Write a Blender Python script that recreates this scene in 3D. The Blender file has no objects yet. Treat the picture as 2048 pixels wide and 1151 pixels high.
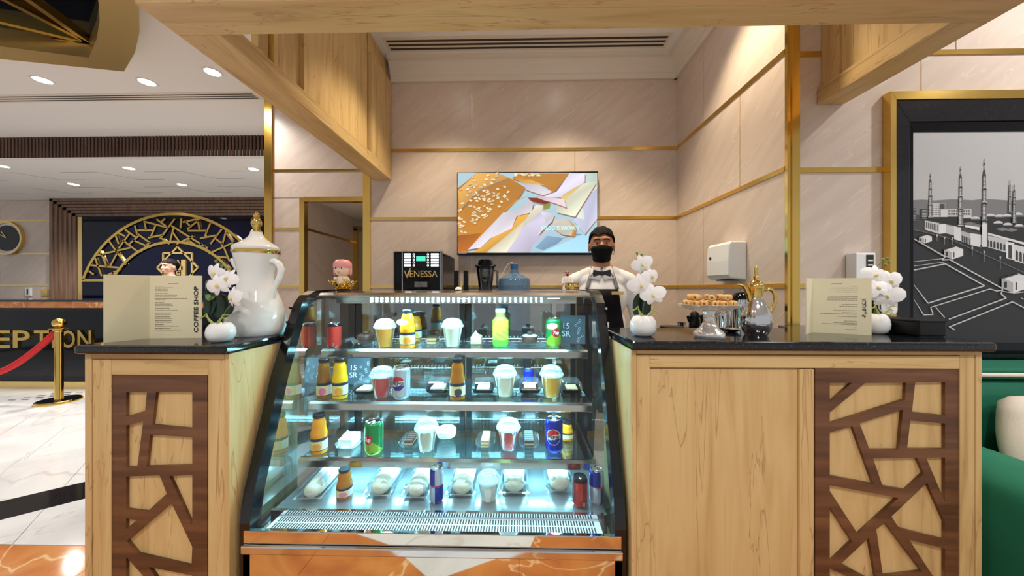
import bpy, bmesh, math, random
from mathutils import Vector, Matrix
from mathutils.bvhtree import BVHTree
random.seed(7)
R = math.radians
PI = math.pi
scene = bpy.context.scene
COL = scene.collection

# ------------------------------------------------------------------ camera
F_PX, YAW, CAM_Z = 660.0, R(1.2), 1.30
cam_d = bpy.data.cameras.new('camera')
cam = bpy.data.objects.new('camera', cam_d)
COL.objects.link(cam)
cam_d.sensor_width = 36.0
cam_d.lens = 36.0 * F_PX / 2048.0
cam_d.clip_start = 0.02
cam.location = (0, 0, CAM_Z)
cam.rotation_euler = (R(90), 0, YAW)
scene.camera = cam

# ------------------------------------------------------------------ world, exposure
scene.view_settings.view_transform = 'Standard'
scene.view_settings.look = 'None'
scene.view_settings.exposure = 0.27
scene.view_settings.gamma = 1.0
scene.view_settings.use_curve_mapping = False
world = bpy.data.worlds.new('lobby_ambient')
scene.world = world
world.use_nodes = True
world.node_tree.nodes['Background'].inputs[0].default_value = (0.96, 0.98, 1.0, 1)
world.node_tree.nodes['Background'].inputs[1].default_value = 0.45

# ------------------------------------------------------------------ helpers
def C(r, g, b, a=1.0):
    f = lambda x: (x / 255.0) / 12.92 if x <= 10.3 else ((x / 255.0 + 0.055) / 1.055) ** 2.4
    return (f(r), f(g), f(b), a)

def ray(u, v):
    a, b = (u - 1024) / F_PX, (575.5 - v) / F_PX
    c, s = math.cos(YAW), math.sin(YAW)
    return (-s + a * c, c + a * s, b)
def atY(u, v, Y):            # a point of the photograph on the plane at depth Y
    d = ray(u, v); k = Y / d[1]
    return Vector((d[0] * k, Y, CAM_Z + d[2] * k))
def atZ(u, v, Z):            # ... on the horizontal plane at height Z
    d = ray(u, v); k = (Z - CAM_Z) / d[2]
    return Vector((d[0] * k, d[1] * k, Z))
def atX(u, v, X):
    d = ray(u, v); k = X / d[0]
    return Vector((X, d[1] * k, CAM_Z + d[2] * k))

MATS = {}
def newmat(name):
    m = bpy.data.materials.new(name); m.use_nodes = True
    MATS[name] = m
    nt = m.node_tree
    return m, nt, nt.nodes['Principled BSDF']
def pm(name, col, rough=0.5, metal=0.0, bump=0.0, bscale=60, var=0.0, vscale=8, emit=None, es=0.0, spec=None, coat=0.0, stretch=(1, 1, 1)):
    m, nt, b = newmat(name)
    b.inputs['Base Color'].default_value = col
    b.inputs['Roughness'].default_value = rough
    b.inputs['Metallic'].default_value = metal
    if spec is not None: b.inputs['Specular IOR Level'].default_value = spec
    if coat: b.inputs['Coat Weight'].default_value = coat
    if emit:
        b.inputs['Emission Color'].default_value = emit
        b.inputs['Emission Strength'].default_value = es
    if bump or var:
        tc = nt.nodes.new('ShaderNodeTexCoord')
        mp = nt.nodes.new('ShaderNodeMapping'); mp.inputs['Scale'].default_value = stretch
        nt.links.new(tc.outputs['Object'], mp.inputs[0])
        if var:
            n = nt.nodes.new('ShaderNodeTexNoise'); n.inputs['Scale'].default_value = vscale; n.inputs['Detail'].default_value = 5
            nt.links.new(mp.outputs[0], n.inputs['Vector'])
            cr = nt.nodes.new('ShaderNodeValToRGB')
            cr.color_ramp.elements[0].position = 0.3; cr.color_ramp.elements[1].position = 0.7
            cr.color_ramp.elements[0].color = tuple(x * (1 - var) for x in col[:3]) + (1,)
            cr.color_ramp.elements[1].color = tuple(min(1, x * (1 + var)) for x in col[:3]) + (1,)
            nt.links.new(n.outputs[0], cr.inputs[0]); nt.links.new(cr.outputs[0], b.inputs['Base Color'])
        if bump:
            n2 = nt.nodes.new('ShaderNodeTexNoise'); n2.inputs['Scale'].default_value = bscale; n2.inputs['Detail'].default_value = 3
            nt.links.new(mp.outputs[0], n2.inputs['Vector'])
            bp = nt.nodes.new('ShaderNodeBump'); bp.inputs['Strength'].default_value = bump; bp.inputs['Distance'].default_value = 0.01
            nt.links.new(n2.outputs[0], bp.inputs['Height']); nt.links.new(bp.outputs[0], b.inputs['Normal'])
    return m
def ramp_mat(name, stops, scale, rough, rot=(0, 0, 0), stretch=(1, 1, 1), detail=6, dist=0.0, coat=0.0, bump=0.0, veins=None, vpos=(0.49, 0.5, 0.51), vscale=2.0):
    # layered-noise surface: wood grain, marble
    m, nt, b = newmat(name)
    N, L = nt.nodes.new, nt.links.new
    tc = N('ShaderNodeTexCoord'); mp = N('ShaderNodeMapping')
    mp.inputs['Scale'].default_value = stretch
    mr = N('ShaderNodeMapping'); mr.inputs['Rotation'].default_value = rot
    L(tc.outputs['Object'], mr.inputs[0]); L(mr.outputs[0], mp.inputs[0])
    n = N('ShaderNodeTexNoise'); n.inputs['Scale'].default_value = scale; n.inputs['Detail'].default_value = detail
    n.inputs['Distortion'].default_value = dist
    L(mp.outputs[0], n.inputs['Vector'])
    cr = N('ShaderNodeValToRGB')
    e = cr.color_ramp.elements
    e[0].position, e[0].color = stops[0]
    e[1].position, e[1].color = stops[-1]
    for p, c in stops[1:-1]:
        x = e.new(p); x.color = c
    L(n.outputs[0], cr.inputs[0])
    out = cr.outputs[0]
    if veins:
        n2 = N('ShaderNodeTexNoise'); n2.inputs['Scale'].default_value = vscale; n2.inputs['Detail'].default_value = 4; n2.inputs['Distortion'].default_value = 0.8
        L(mp.outputs[0], n2.inputs['Vector'])
        r2 = N('ShaderNodeValToRGB'); q = r2.color_ramp.elements
        q[0].position, q[0].color = vpos[0], (0, 0, 0, 1); q[1].position, q[1].color = vpos[2], (0, 0, 0, 1)
        z = q.new(vpos[1]); z.color = (1, 1, 1, 1)
        L(n2.outputs[0], r2.inputs[0])
        mx = N('ShaderNodeMix'); mx.data_type = 'RGBA'
        L(r2.outputs[0], mx.inputs[0]); L(out, mx.inputs[6]); mx.inputs[7].default_value = veins
        out = mx.outputs[2]
    L(out, b.inputs['Base Color'])
    b.inputs['Roughness'].default_value = rough
    if coat: b.inputs['Coat Weight'].default_value = coat; b.inputs['Coat Roughness'].default_value = 0.05
    if bump:
        bp = N('ShaderNodeBump'); bp.inputs['Strength'].default_value = bump; bp.inputs['Distance'].default_value = 0.003
        L(n.outputs[0], bp.inputs['Height']); L(bp.outputs[0], b.inputs['Normal'])
    return m
def attr_mat(name, rough=0.4, metal=0.0, es=0.0, coat=0.0):
    m, nt, b = newmat(name)
    a = nt.nodes.new('ShaderNodeAttribute'); a.attribute_name = 'Col'
    nt.links.new(a.outputs['Color'], b.inputs['Base Color'])
    b.inputs['Roughness'].default_value = rough; b.inputs['Metallic'].default_value = metal
    if coat: b.inputs['Coat Weight'].default_value = coat
    if es:
        b.inputs['Base Color'].default_value = (0.02, 0.02, 0.02, 1)
        for l in list(b.inputs['Base Color'].links): nt.links.remove(l)
        nt.links.new(a.outputs['Color'], b.inputs['Emission Color']); b.inputs['Emission Strength'].default_value = es
    return m
def clear_mat(name, tint=(1, 1, 1, 1), refl=0.12, rough=0.02, haze=0.0, hazecol=(1, 1, 1, 1)):
    # thin clear sheet: see-through, with fresnel reflection and an optional milky part
    m, nt, b = newmat(name)
    N, L = nt.nodes.new, nt.links.new
    nt.nodes.remove(b)
    out = nt.nodes['Material Output']
    tr = N('ShaderNodeBsdfTransparent'); tr.inputs[0].default_value = tint
    gl = N('ShaderNodeBsdfGlossy'); gl.inputs[0].default_value = (1, 1, 1, 1); gl.inputs['Roughness'].default_value = rough
    lw = N('ShaderNodeLayerWeight'); lw.inputs[0].default_value = 0.25
    mu = N('ShaderNodeMath'); mu.operation = 'MULTIPLY_ADD'; mu.inputs[1].default_value = 0.6; mu.inputs[2].default_value = refl * 0.4
    L(lw.outputs['Fresnel'], mu.inputs[0])
    mx = N('ShaderNodeMixShader'); L(mu.outputs[0], mx.inputs[0]); L(tr.outputs[0], mx.inputs[1]); L(gl.outputs[0], mx.inputs[2])
    last = mx
    if haze:
        df = N('ShaderNodeBsdfDiffuse'); df.inputs[0].default_value = hazecol
        m2 = N('ShaderNodeMixShader'); m2.inputs[0].default_value = haze
        L(mx.outputs[0], m2.inputs[1]); L(df.outputs[0], m2.inputs[2]); last = m2
    L(last.outputs[0], out.inputs[0])
    return m

# ------------------------------------------------------------------ mesh helpers
class MB:
    def __init__(s): s.v = []; s.f = []; s.c = []; s.mi = []; s.sm = []
    def add(s, vs, fs, col=None, mi=0, smooth=False):
        o = len(s.v); s.v += [tuple(p) for p in vs]
        for f in fs:
            s.f.append(tuple(i + o for i in f)); s.c.append(col); s.mi.append(mi); s.sm.append(smooth)
        return s
    def box(s, lo, hi, **k):
        x0, y0, z0 = lo; x1, y1, z1 = hi
        return s.add([(x0, y0, z0), (x1, y0, z0), (x1, y1, z0), (x0, y1, z0), (x0, y0, z1), (x1, y0, z1), (x1, y1, z1), (x0, y1, z1)],
                     [(0, 3, 2, 1), (4, 5, 6, 7), (0, 1, 5, 4), (1, 2, 6, 5), (2, 3, 7, 6), (3, 0, 4, 7)], **k)
    def lathe(s, prof, n=32, ctr=(0, 0, 0), cap=True, colfn=None, sx=1, sy=1, smooth=True, flute=None):
        vs = []; m = len(prof)
        for (r, z) in prof:
            for i in range(n):
                a = 2 * PI * i / n
                rr = r * (flute(a, z) if flute else 1)
                vs.append((ctr[0] + rr * sx * math.sin(a), ctr[1] - rr * sy * math.cos(a), ctr[2] + z))
        for j in range(m - 1):
            for i in range(n):
                k = (i + 1) % n
                cf = None
                if colfn:
                    a = 2 * PI * (i + 0.5) / n
                    if a > PI: a -= 2 * PI
                    cf = colfn(a, (prof[j][1] + prof[j + 1][1]) / 2)
                o = len(s.v)
                s.f.append((o + j * n + i, o + j * n + k, o + (j + 1) * n + k, o + (j + 1) * n + i)); s.c.append(cf); s.mi.append(0); s.sm.append(smooth)
        o = len(s.v)
        if cap:
            cb = colfn(0, prof[0][1]) if colfn else None; ct = colfn(0, prof[-1][1]) if colfn else None
            if prof[0][0] > 1e-5: s.f.append(tuple(o + i for i in reversed(range(n)))); s.c.append(cb); s.mi.append(0); s.sm.append(False)
            if prof[-1][0] > 1e-5: s.f.append(tuple(o + (m - 1) * n + i for i in range(n))); s.c.append(ct); s.mi.append(0); s.sm.append(False)
        s.v += vs
        return s
    def tube(s, pts, r, n=8, cap=True, **k):
        pts = [Vector(p) for p in pts]; vs = []; fs = []
        rad = r if isinstance(r, (list, tuple)) else [r] * len(pts)
        up = None
        for i, p in enumerate(pts):
            d = (pts[min(i + 1, len(pts) - 1)] - pts[max(i - 1, 0)]).normalized()
            if up is None:
                up = d.orthogonal().normalized()
            else:
                up = (up - d * up.dot(d)); up = up.normalized() if up.length > 1e-6 else d.orthogonal().normalized()
            w = d.cross(up)
            for j in range(n):
                a = 2 * PI * j / n
                vs.append(p + (up * math.cos(a) + w * math.sin(a)) * rad[i])
        for i in range(len(pts) - 1):
            for j in range(n):
                q = (j + 1) % n
                fs.append((i * n + j, i * n + q, (i + 1) * n + q, (i + 1) * n + j))
        k.setdefault('smooth', True)
        s.add(vs, fs, **k)
        if cap:
            o = len(s.v) - len(vs)
            s.f.append(tuple(o + j for j in reversed(range(n)))); s.f.append(tuple(o + (len(pts) - 1) * n + j for j in range(n)))
            for _ in range(2): s.c.append(k.get('col')); s.mi.append(0); s.sm.append(False)
        return s
    def ellip(s, c, r, n=16, m=10, rot=None, **k):
        vs = [Vector((0, 0, -r[2]))]; fs = []
        for j in range(1, m):
            t = -PI / 2 + PI * j / m
            for i in range(n):
                a = 2 * PI * i / n
                vs.append(Vector((r[0] * math.cos(t) * math.cos(a), r[1] * math.cos(t) * math.sin(a), r[2] * math.sin(t))))
        vs.append(Vector((0, 0, r[2])))
        for i in range(n):
            q = (i + 1) % n
            fs.append((0, 1 + q, 1 + i)); fs.append((len(vs) - 1, 1 + (m - 2) * n + i, 1 + (m - 2) * n + q))
            for j in range(m - 2):
                fs.append((1 + j * n + i, 1 + j * n + q, 1 + (j + 1) * n + q, 1 + (j + 1) * n + i))
        if rot: vs = [rot @ v for v in vs]
        c = Vector(c)
        k.setdefault('smooth', True)
        return s.add([v + c for v in vs], fs, **k)
    def prism(s, poly, axis, a, b, **k):
        # polygon of 2-D points swept along an axis from a to b
        mk = {'x': lambda p, t: (t, p[0], p[1]), 'y': lambda p, t: (p[0], t, p[1]), 'z': lambda p, t: (p[0], p[1], t)}[axis]
        n = len(poly)
        vs = [mk(p, a) for p in poly] + [mk(p, b) for p in poly]
        fs = [tuple(range(n)), tuple(reversed(range(n, 2 * n)))] + [(i, n + i, n + (i + 1) % n, (i + 1) % n) for i in range(n)]
        return s.add(vs, fs, **k)
    def quadstrip(s, A, B, **k):
        n = len(A)
        return s.add(list(A) + list(B), [(i, i + 1, n + i + 1, n + i) for i in range(n - 1)], **k)
    def build(s, name, mat, parent=None, bevel=0.0, sharp=40, solid=0.0, sub=0, loc=None, fixn=True):
        me = bpy.data.meshes.new(name)
        me.from_pydata(s.v, [], s.f)
        if fixn:
            bm = bmesh.new(); bm.from_mesh(me); bmesh.ops.recalc_face_normals(bm, faces=bm.faces); bm.to_mesh(me); bm.free()
        if any(c is not None for c in s.c):
            ca = me.color_attributes.new('Col', 'FLOAT_COLOR', 'CORNER')
            for p, c in zip(me.polygons, s.c):
                for k_, li in enumerate(p.loop_indices): ca.data[li].color = (c[k_] if c and isinstance(c[0], tuple) else c) or (1, 1, 1, 1)
        for m_ in (mat if isinstance(mat, (list, tuple)) else [mat]):
            me.materials.append(MATS[m_] if isinstance(m_, str) else m_)
        for p, i, sm in zip(me.polygons, s.mi, s.sm):
            p.material_index = i; p.use_smooth = sm
        if any(s.sm): me.set_sharp_from_angle(angle=R(sharp))
        o = bpy.data.objects.new(name, me); COL.objects.link(o)
        if parent: o.parent = parent
        if loc: o.location = loc
        if bevel:
            b = o.modifiers.new('bevel', 'BEVEL'); b.width = bevel; b.segments = 2; b.limit_method = 'ANGLE'; b.angle_limit = R(50)
        if solid:
            b = o.modifiers.new('solid', 'SOLIDIFY'); b.thickness = solid; b.offset = 0
        if sub:
            b = o.modifiers.new('sub', 'SUBSURF'); b.levels = sub; b.render_levels = sub
        return o
def B(name, lo, hi, mat, parent=None, bevel=0.0):
    return MB().box(lo, hi).build(name, mat, parent, bevel)
def tag(o, label, cat, group=None):
    o['label'] = label; o['category'] = cat
    if group: o['group'] = group
    return o
def thing(name, label, cat, loc=(0, 0, 0), rz=0.0, group=None):
    o = bpy.data.objects.new(name, None); COL.objects.link(o)
    o.location = loc; o.rotation_euler = (0, 0, rz); o.empty_display_size = 0.05
    return tag(o, label, cat, group)
def struct(o):
    o['kind'] = 'structure'; return o
def sempty(name):
    o = bpy.data.objects.new(name, None); COL.objects.link(o); return struct(o)
def kids(o): return [c for c in bpy.data.objects if c.parent == o]
def copy_tree(o, parent=None, loc=None, rz=None, label=None):
    c = o.copy(); COL.objects.link(c); c.parent = parent
    if loc is not None: c.location = loc
    if rz is not None: c.rotation_euler = (0, 0, rz)
    if label: c['label'] = label
    for ch in kids(o): copy_tree(ch, c)
    return c
def text_mesh(body, size, extrude=0.0, align='CENTER', bold=0.0, space=1.0):
    cu = bpy.data.curves.new('text', 'FONT')
    cu.body = body; cu.size = size; cu.align_x = align; cu.align_y = 'CENTER'; cu.extrude = extrude; cu.offset = bold; cu.space_character = space
    cu.resolution_u = 3
    o = bpy.data.objects.new('text', cu); COL.objects.link(o)
    dg = bpy.context.evaluated_depsgraph_get()
    me = bpy.data.meshes.new_from_object(o.evaluated_get(dg))
    bpy.data.objects.remove(o); bpy.data.curves.remove(cu)
    return me
def text(name, body, size, mat, parent, loc, rot=(PI / 2, 0, 0), width=None, height=None, wrap=None, **k):
    me = text_mesh(body, size, **k)
    me.materials.clear(); me.materials.append(MATS[mat])
    if len(me.vertices):
        xs = [v.co.x for v in me.vertices]; ys = [v.co.y for v in me.vertices]
        cx, cy = (min(xs) + max(xs)) / 2, (min(ys) + max(ys)) / 2
        fx = width / (max(xs) - min(xs)) if width else 1.0
        fy = height / (max(ys) - min(ys)) if height else fx
        if not width: fx = fy if height else 1.0
        al = k.get('align', 'CENTER')
        ox = cx if al == 'CENTER' else (min(xs) if al == 'LEFT' else max(xs))
        for v in me.vertices: v.co.x = (v.co.x - ox) * fx; v.co.y = (v.co.y - cy) * fy
        if wrap:      # bend round a vertical cylinder of this radius
            for v in me.vertices:
                a = v.co.x / wrap
                v.co = Vector((wrap * math.sin(a), -wrap * math.cos(a), v.co.y))
    o = bpy.data.objects.new(name, me); COL.objects.link(o)
    o.parent = parent; o.location = loc; o.rotation_euler = (0, 0, rot[2]) if wrap else rot
    return o
def plate_with_holes(name, outer, holes, y0, y1, mat, parent):
    # a board in the XZ plane with polygon openings
    cu = bpy.data.curves.new('board', 'CURVE'); cu.dimensions = '2D'; cu.fill_mode = 'BOTH'; cu.extrude = (y1 - y0) / 2
    for poly in [outer] + holes:
        sp = cu.splines.new('POLY'); sp.points.add(len(poly) - 1); sp.use_cyclic_u = True
        for p, q in zip(sp.points, poly): p.co = (q[0], q[1], 0, 1)
    o = bpy.data.objects.new('board', cu); COL.objects.link(o)
    me = bpy.data.meshes.new_from_object(o.evaluated_get(bpy.context.evaluated_depsgraph_get()))
    bpy.data.objects.remove(o); bpy.data.curves.remove(cu)
    for v in me.vertices: v.co = Vector((v.co.x, (y0 + y1) / 2 + v.co.z, v.co.y))
    me.materials.clear(); me.materials.append(MATS[mat])
    ob = bpy.data.objects.new(name, me); COL.objects.link(ob); ob.parent = parent
    return ob
def circle(cx, cy, r, n=24, a0=0, a1=2 * PI, ry=None):
    ry = ry or r
    full = abs(a1 - a0 - 2 * PI) < 1e-6
    return [(cx + r * math.cos(a0 + (a1 - a0) * i / (n if full else n - 1)), cy + ry * math.sin(a0 + (a1 - a0) * i / (n if full else n - 1))) for i in range(n)]
def bar2(p, q, w):
    p, q = Vector(p), Vector(q); d = (q - p).normalized(); n = Vector((-d.y, d.x)) * w / 2
    return [tuple(p + n), tuple(q + n), tuple(q - n), tuple(p - n)]

# ------------------------------------------------------------------ materials
OAK = [(0.25, C(178, 144, 90)), (0.45, C(205, 172, 116)), (0.62, C(213, 183, 128)), (0.8, C(190, 156, 100))]
ramp_mat('oak', OAK, 3.2, 0.42, stretch=(6, 6, 0.55), detail=8, dist=0.9, bump=0.05, veins=C(176, 138, 92), vscale=2.2, vpos=(0.488, 0.5, 0.506))
ramp_mat('oak_x', OAK, 3.2, 0.42, stretch=(0.55, 6, 6), detail=8, dist=0.9, bump=0.05, veins=C(176, 138, 92), vscale=2.2, vpos=(0.488, 0.5, 0.506))
ramp_mat('oak_y', OAK, 3.2, 0.42, stretch=(6, 0.55, 6), detail=8, dist=0.9, bump=0.05, veins=C(176, 138, 92), vscale=2.2, vpos=(0.488, 0.5, 0.506))
ramp_mat('walnut', [(0.3, C(70, 42, 24)), (0.5, C(98, 62, 36)), (0.7, C(120, 80, 50))], 3, 0.4, stretch=(0.8, 8, 9), detail=8, dist=0.6, bump=0.05)
ramp_mat('walnut_slat', [(0.3, C(66, 44, 36)), (0.7, C(96, 68, 56))], 3, 0.5, stretch=(8, 8, 0.8))
ramp_mat('brown_frame', [(0.3, C(104, 78, 62)), (0.7, C(136, 108, 88))], 3, 0.45, stretch=(8, 8, 0.6))
ramp_mat('wall_stone', [(0.25, C(202, 184, 170)), (0.5, C(210, 193, 180)), (0.75, C(215, 199, 187))], 2.0, 0.32, rot=(0, R(38), 0), stretch=(1.2, 1.2, 9), detail=7, dist=0.25,
         veins=C(219, 206, 195), vscale=1.6, vpos=(0.56, 0.575, 0.59))
ramp_mat('wall_stone_side', [(0.25, C(202, 184, 170)), (0.5, C(210, 193, 180)), (0.75, C(215, 199, 187))], 2.0, 0.32, rot=(R(38), 0, 0), stretch=(1.2, 1.2, 9), detail=7, dist=0.25,
         veins=C(219, 206, 195), vscale=1.6, vpos=(0.56, 0.575, 0.59))
ramp_mat('white_marble', [(0.3, C(196, 195, 194)), (0.55, C(216, 215, 214)), (0.8, C(224, 223, 222))], 1.6, 0.08, detail=7, dist=1.2, veins=C(196, 192, 186), vscale=1.1)
ramp_mat('brown_marble', [(0.25, C(150, 78, 34)), (0.45, C(186, 112, 52)), (0.6, C(200, 132, 66)), (0.8, C(170, 92, 40))], 2.6, 0.08, detail=8, dist=1.4, veins=C(226, 188, 140), vscale=1.6, vpos=(0.492, 0.5, 0.506))
ramp_mat('granite', [(0.4, C(10, 11, 14)), (0.62, C(26, 28, 34)), (0.72, C(70, 74, 84))], 160, 0.07, detail=3)
ramp_mat('granite_mural', [(0.35, C(6, 6, 12)), (0.6, C(16, 16, 26)), (0.75, C(34, 34, 46))], 90, 0.12, detail=4)
pm('black_gloss', C(6, 7, 13), 0.06, spec=0.22)
pm('navy_gloss', C(6, 7, 26), 0.05, spec=0.22)
pm('black_satin', C(13, 13, 15), 0.35, spec=0.3)
pm('black_frame', C(12, 13, 17), 0.16)
pm('gold', C(226, 188, 102), 0.2, 1.0, var=0.05, vscale=3)
pm('gold_soft', C(224, 194, 126), 0.3, 0.8)
pm('brass', C(224, 190, 108), 0.1, 1.0)
pm('chrome', C(214, 214, 216), 0.06, 1.0)
pm('steel', C(196, 192, 186), 0.16, 1.0)
pm('mirror_steel', C(222, 216, 208), 0.03, 1.0, bump=0.02, bscale=3)
pm('plaster', C(236, 235, 233), 0.7, bump=0.01)
pm('plaster_warm', C(224, 216, 204), 0.6)
pm('groove', C(120, 116, 112), 0.8)
pm('slot_dark', C(60, 54, 48), 0.8)  # flat strips painted dark in place of open, shaded recesses
pm('white_gloss', C(236, 236, 234), 0.08, coat=0.4)
pm('white_plastic', C(232, 234, 236), 0.3)
pm('white_matte', C(236, 234, 230), 0.6)
pm('paper', C(226, 216, 182), 0.7, var=0.02, vscale=4)
pm('ink', C(40, 38, 36), 0.7)
pm('ink_soft', C(136, 126, 104), 0.7)
pm('white_ink', C(235, 235, 235), 0.6)
pm('petal', C(240, 238, 238), 0.5)
pm('petal_lip', C(232, 214, 150), 0.5)
pm('leaf', C(22, 46, 30), 0.35, var=0.2, vscale=20)
pm('leaf_pale', C(110, 138, 78), 0.5)
pm('root', C(168, 172, 92), 0.6)
pm('stem', C(84, 110, 62), 0.5)
pm('red_velvet', C(196, 16, 22), 0.65, bump=0.15, bscale=200)
pm('green_velvet', C(10, 104, 78), 0.75, bump=0.1, bscale=250, var=0.12, vscale=5)
pm('cream_fabric', C(226, 214, 200), 0.9, bump=0.3, bscale=300)
pm('skin', C(176, 122, 92), 0.5, var=0.06, vscale=20)
pm('skin_light', C(206, 160, 134), 0.5, var=0.06, vscale=20)
pm('hair', C(10, 9, 10), 0.6, bump=0.5, bscale=260, spec=0.15)
pm('shirt', C(226, 226, 230), 0.8, bump=0.05, bscale=40)
pm('trouser', C(18, 18, 22), 0.8)
pm('apron', C(10, 10, 16), 0.8, spec=0.2)
pm('strap', C(120, 118, 122), 0.7)
pm('mask_fabric', C(9, 9, 13), 0.8, spec=0.2)
pm('eye_white', C(220, 216, 210), 0.2)
pm('iris', C(30, 18, 12), 0.15)
pm('lips', C(160, 96, 84), 0.5)
pm('blue_plastic', C(40, 96, 150), 0.2)
attr_mat('paint', 0.45)
attr_mat('paint_gloss', 0.2, coat=0.3)
attr_mat('paint_can', 0.22, 0.55)
attr_mat('screen', es=0.9)
pm('led', (0.7, 0.95, 1, 1), 0.5, emit=(0.62, 0.93, 1.0, 1), es=14)
pm('lens', (1, 1, 1, 1), 0.5, emit=(1.0, 0.96, 0.92, 1), es=14)
pm('panel_glow', (1, 1, 1, 1), 0.5, emit=(0.9, 0.97, 1.0, 1), es=1.4)
pm('green_glow', (0.1, 0.5, 0.4, 1), 0.4, emit=(0.05, 0.62, 0.42, 1), es=0.9)
clear_mat('case_glass', (0.94, 0.985, 0.985, 1), refl=0.07)
clear_mat('side_glass', (0.86, 0.96, 0.97, 1), refl=0.25)
clear_mat('back_glass', (0.55, 0.63, 0.67, 1), refl=0.4)
clear_mat('shelf_glass', (0.86, 0.96, 0.96, 1), refl=0.2)
clear_mat('clear_plastic', (0.96, 0.985, 0.985, 1), refl=0.06, rough=0.06, haze=0.025, hazecol=(0.94, 0.94, 0.94, 1))
clear_mat('dome_plastic', (0.95, 0.97, 0.98, 1), refl=0.25, rough=0.08, haze=0.22, hazecol=(0.94, 0.94, 0.94, 1))
clear_mat('smoke_plastic', (0.42, 0.42, 0.46, 1), refl=0.3, rough=0.05)
clear_mat('jug_plastic', (0.42, 0.62, 0.82, 1), refl=0.2, rough=0.1, haze=0.35, hazecol=C(110, 150, 190))
clear_mat('cut_glass', (0.92, 0.96, 0.97, 1), refl=0.6, rough=0.05, haze=0.16, hazecol=(0.92, 0.92, 0.92, 1))

# ------------------------------------------------------------------ lamps in the ceiling
def lamp(o, loc, power, size=0.06, spot=None, col=(1.0, 0.93, 0.84), blend=0.6, name='lamp_light'):
    l = bpy.data.lights.new('lamp', 'SPOT' if spot else 'AREA')
    l.energy = power; l.color = col
    if spot:
        l.spot_size = R(spot); l.spot_blend = blend; l.shadow_soft_size = size
    else:
        l.shape = 'DISK'; l.size = size
    ob = bpy.data.objects.new(name, l); COL.objects.link(ob); ob.location = loc; ob.parent = o
    return ob
def downlight(p, power, label, group='recessed ceiling downlights', r=0.055, spot=140, col=(1.0, 0.965, 0.92), side=None):
    # side: the lamp hangs outside the picture, on that side of the place
    t = thing(side + '_downlight_offscreen' if side else 'downlight', label, 'ceiling light', (p[0], p[1], p[2]), group=group)
    MB().lathe([(r, -0.004), (r + 0.014, -0.006), (r + 0.018, 0.0), (r + 0.018, 0.004)], 24, cap=False).build('ring', 'white_plastic', t)
    MB().lathe([(0.0001, -0.002), (r, -0.002)], 24, cap=False).build('lens', 'lens', t)
    lamp(t, (0, 0, -0.03), power, 0.06, spot, col, name=side + '_lamp_offscreen' if side else 'lamp_light')
    return t
CEIL = 3.12
for uv in [(85, 160), (294, 164), (425, 144)]:
    p = atZ(*uv, CEIL); downlight(p, 55, 'round downlight in the high lobby ceiling near the air slots')
for side, x, y in [('lobby_rear', -3.3, -1.2), ('kiosk_front_left', -1.4, -0.6), ('kiosk_front', 0.4, -0.7), ('kiosk_front_right', 2.2, -0.6), ('reception_side', -5.4, -0.6), ('sofa_side', 3.6, 0.3)]:
    downlight((x, y, CEIL), 70, 'round downlight in the high lobby ceiling over the kiosk front', side=side)
for side, x, y in [('bay_left', -0.55, 2.05), ('bay_middle', 0.35, 2.1), ('bay_right', 0.95, 1.75)]:
    downlight((x, y, CEIL), 60, 'round warm downlight in the ceiling inside the kiosk bay', 'kiosk bay downlights', spot=95, col=(1.0, 0.84, 0.60), side=side)
LOW = 2.85
for uv in [(5, 332), (258, 336), (507, 338), (147, 368), (364, 369)]:
    p = atZ(*uv, LOW); downlight(p, 130, 'round downlight in the lower ceiling over the reception desk', 'reception downlights')
downlight((2.5, 1.0, CEIL), 55, 'round downlight in the ceiling in front of the mural', side='mural_front')

# ------------------------------------------------------------------ floor
fl = sempty('floor')
B('floor_base', (-11, -4, -0.1), (6, 7, -0.006), 'groove', fl)
def clip(poly, f):
    out = []
    for i in range(len(poly)):
        a, b = poly[i], poly[(i + 1) % len(poly)]
        fa, fb = f(a), f(b)
        if fa >= 0: out.append(a)
        if (fa >= 0) != (fb >= 0):
            t = fa / (fa - fb); out.append((a[0] + (b[0] - a[0]) * t, a[1] + (b[1] - a[1]) * t))
    return out
YB = 1.62
t0, t1 = atZ(0, 1003, 0), atZ(168, 965, 0)
b0, b1 = atZ(0, 1040, 0), atZ(168, 996, 0)
dv = ((t1 - t0).normalized() + (b1 - b0).normalized()).normalized(); nv = Vector((-dv.y, dv.x, 0))
org = (b0 + b1) / 2; bw = (t0 - b0).dot(nv)
def tile(x0, x1, y0, y1, mat, name='tile'):
    q = [org + dv * a + nv * b for a, b in ((x0, y0), (x1, y0), (x1, y1), (x0, y1))]
    poly = [(p.x, p.y) for p in q]
    poly = clip(poly, lambda p: p[1] - YB - 0.002); poly = poly and clip(poly, lambda p: 6.8 - p[1])
    poly = poly and clip(poly, lambda p: p[0] + 10.5); poly = poly and clip(poly, lambda p: 1.2 - p[0])
    if len(poly) < 3: return
    MB().prism(poly, 'z', -0.02, 0.0).build(name, mat, fl)
S = 0.75
for i in range(-10, 10):
    tile(i * S + 0.001, (i + 1) * S - 0.001, 0, bw, 'granite', 'dark_band')
    for j in range(0, 8): tile(i * S + 0.0015 + (j % 2) * S / 2, (i + 1) * S - 0.0015 + (j % 2) * S / 2, bw + j * S + 0.0015, bw + (j + 1) * S - 0.0015, 'white_marble')
    for j in range(-3, 0): tile(i * S + 0.0015, (i + 1) * S - 0.0015, j * S + 0.0015, (j + 1) * S - 0.0015, 'white_marble')
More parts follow.
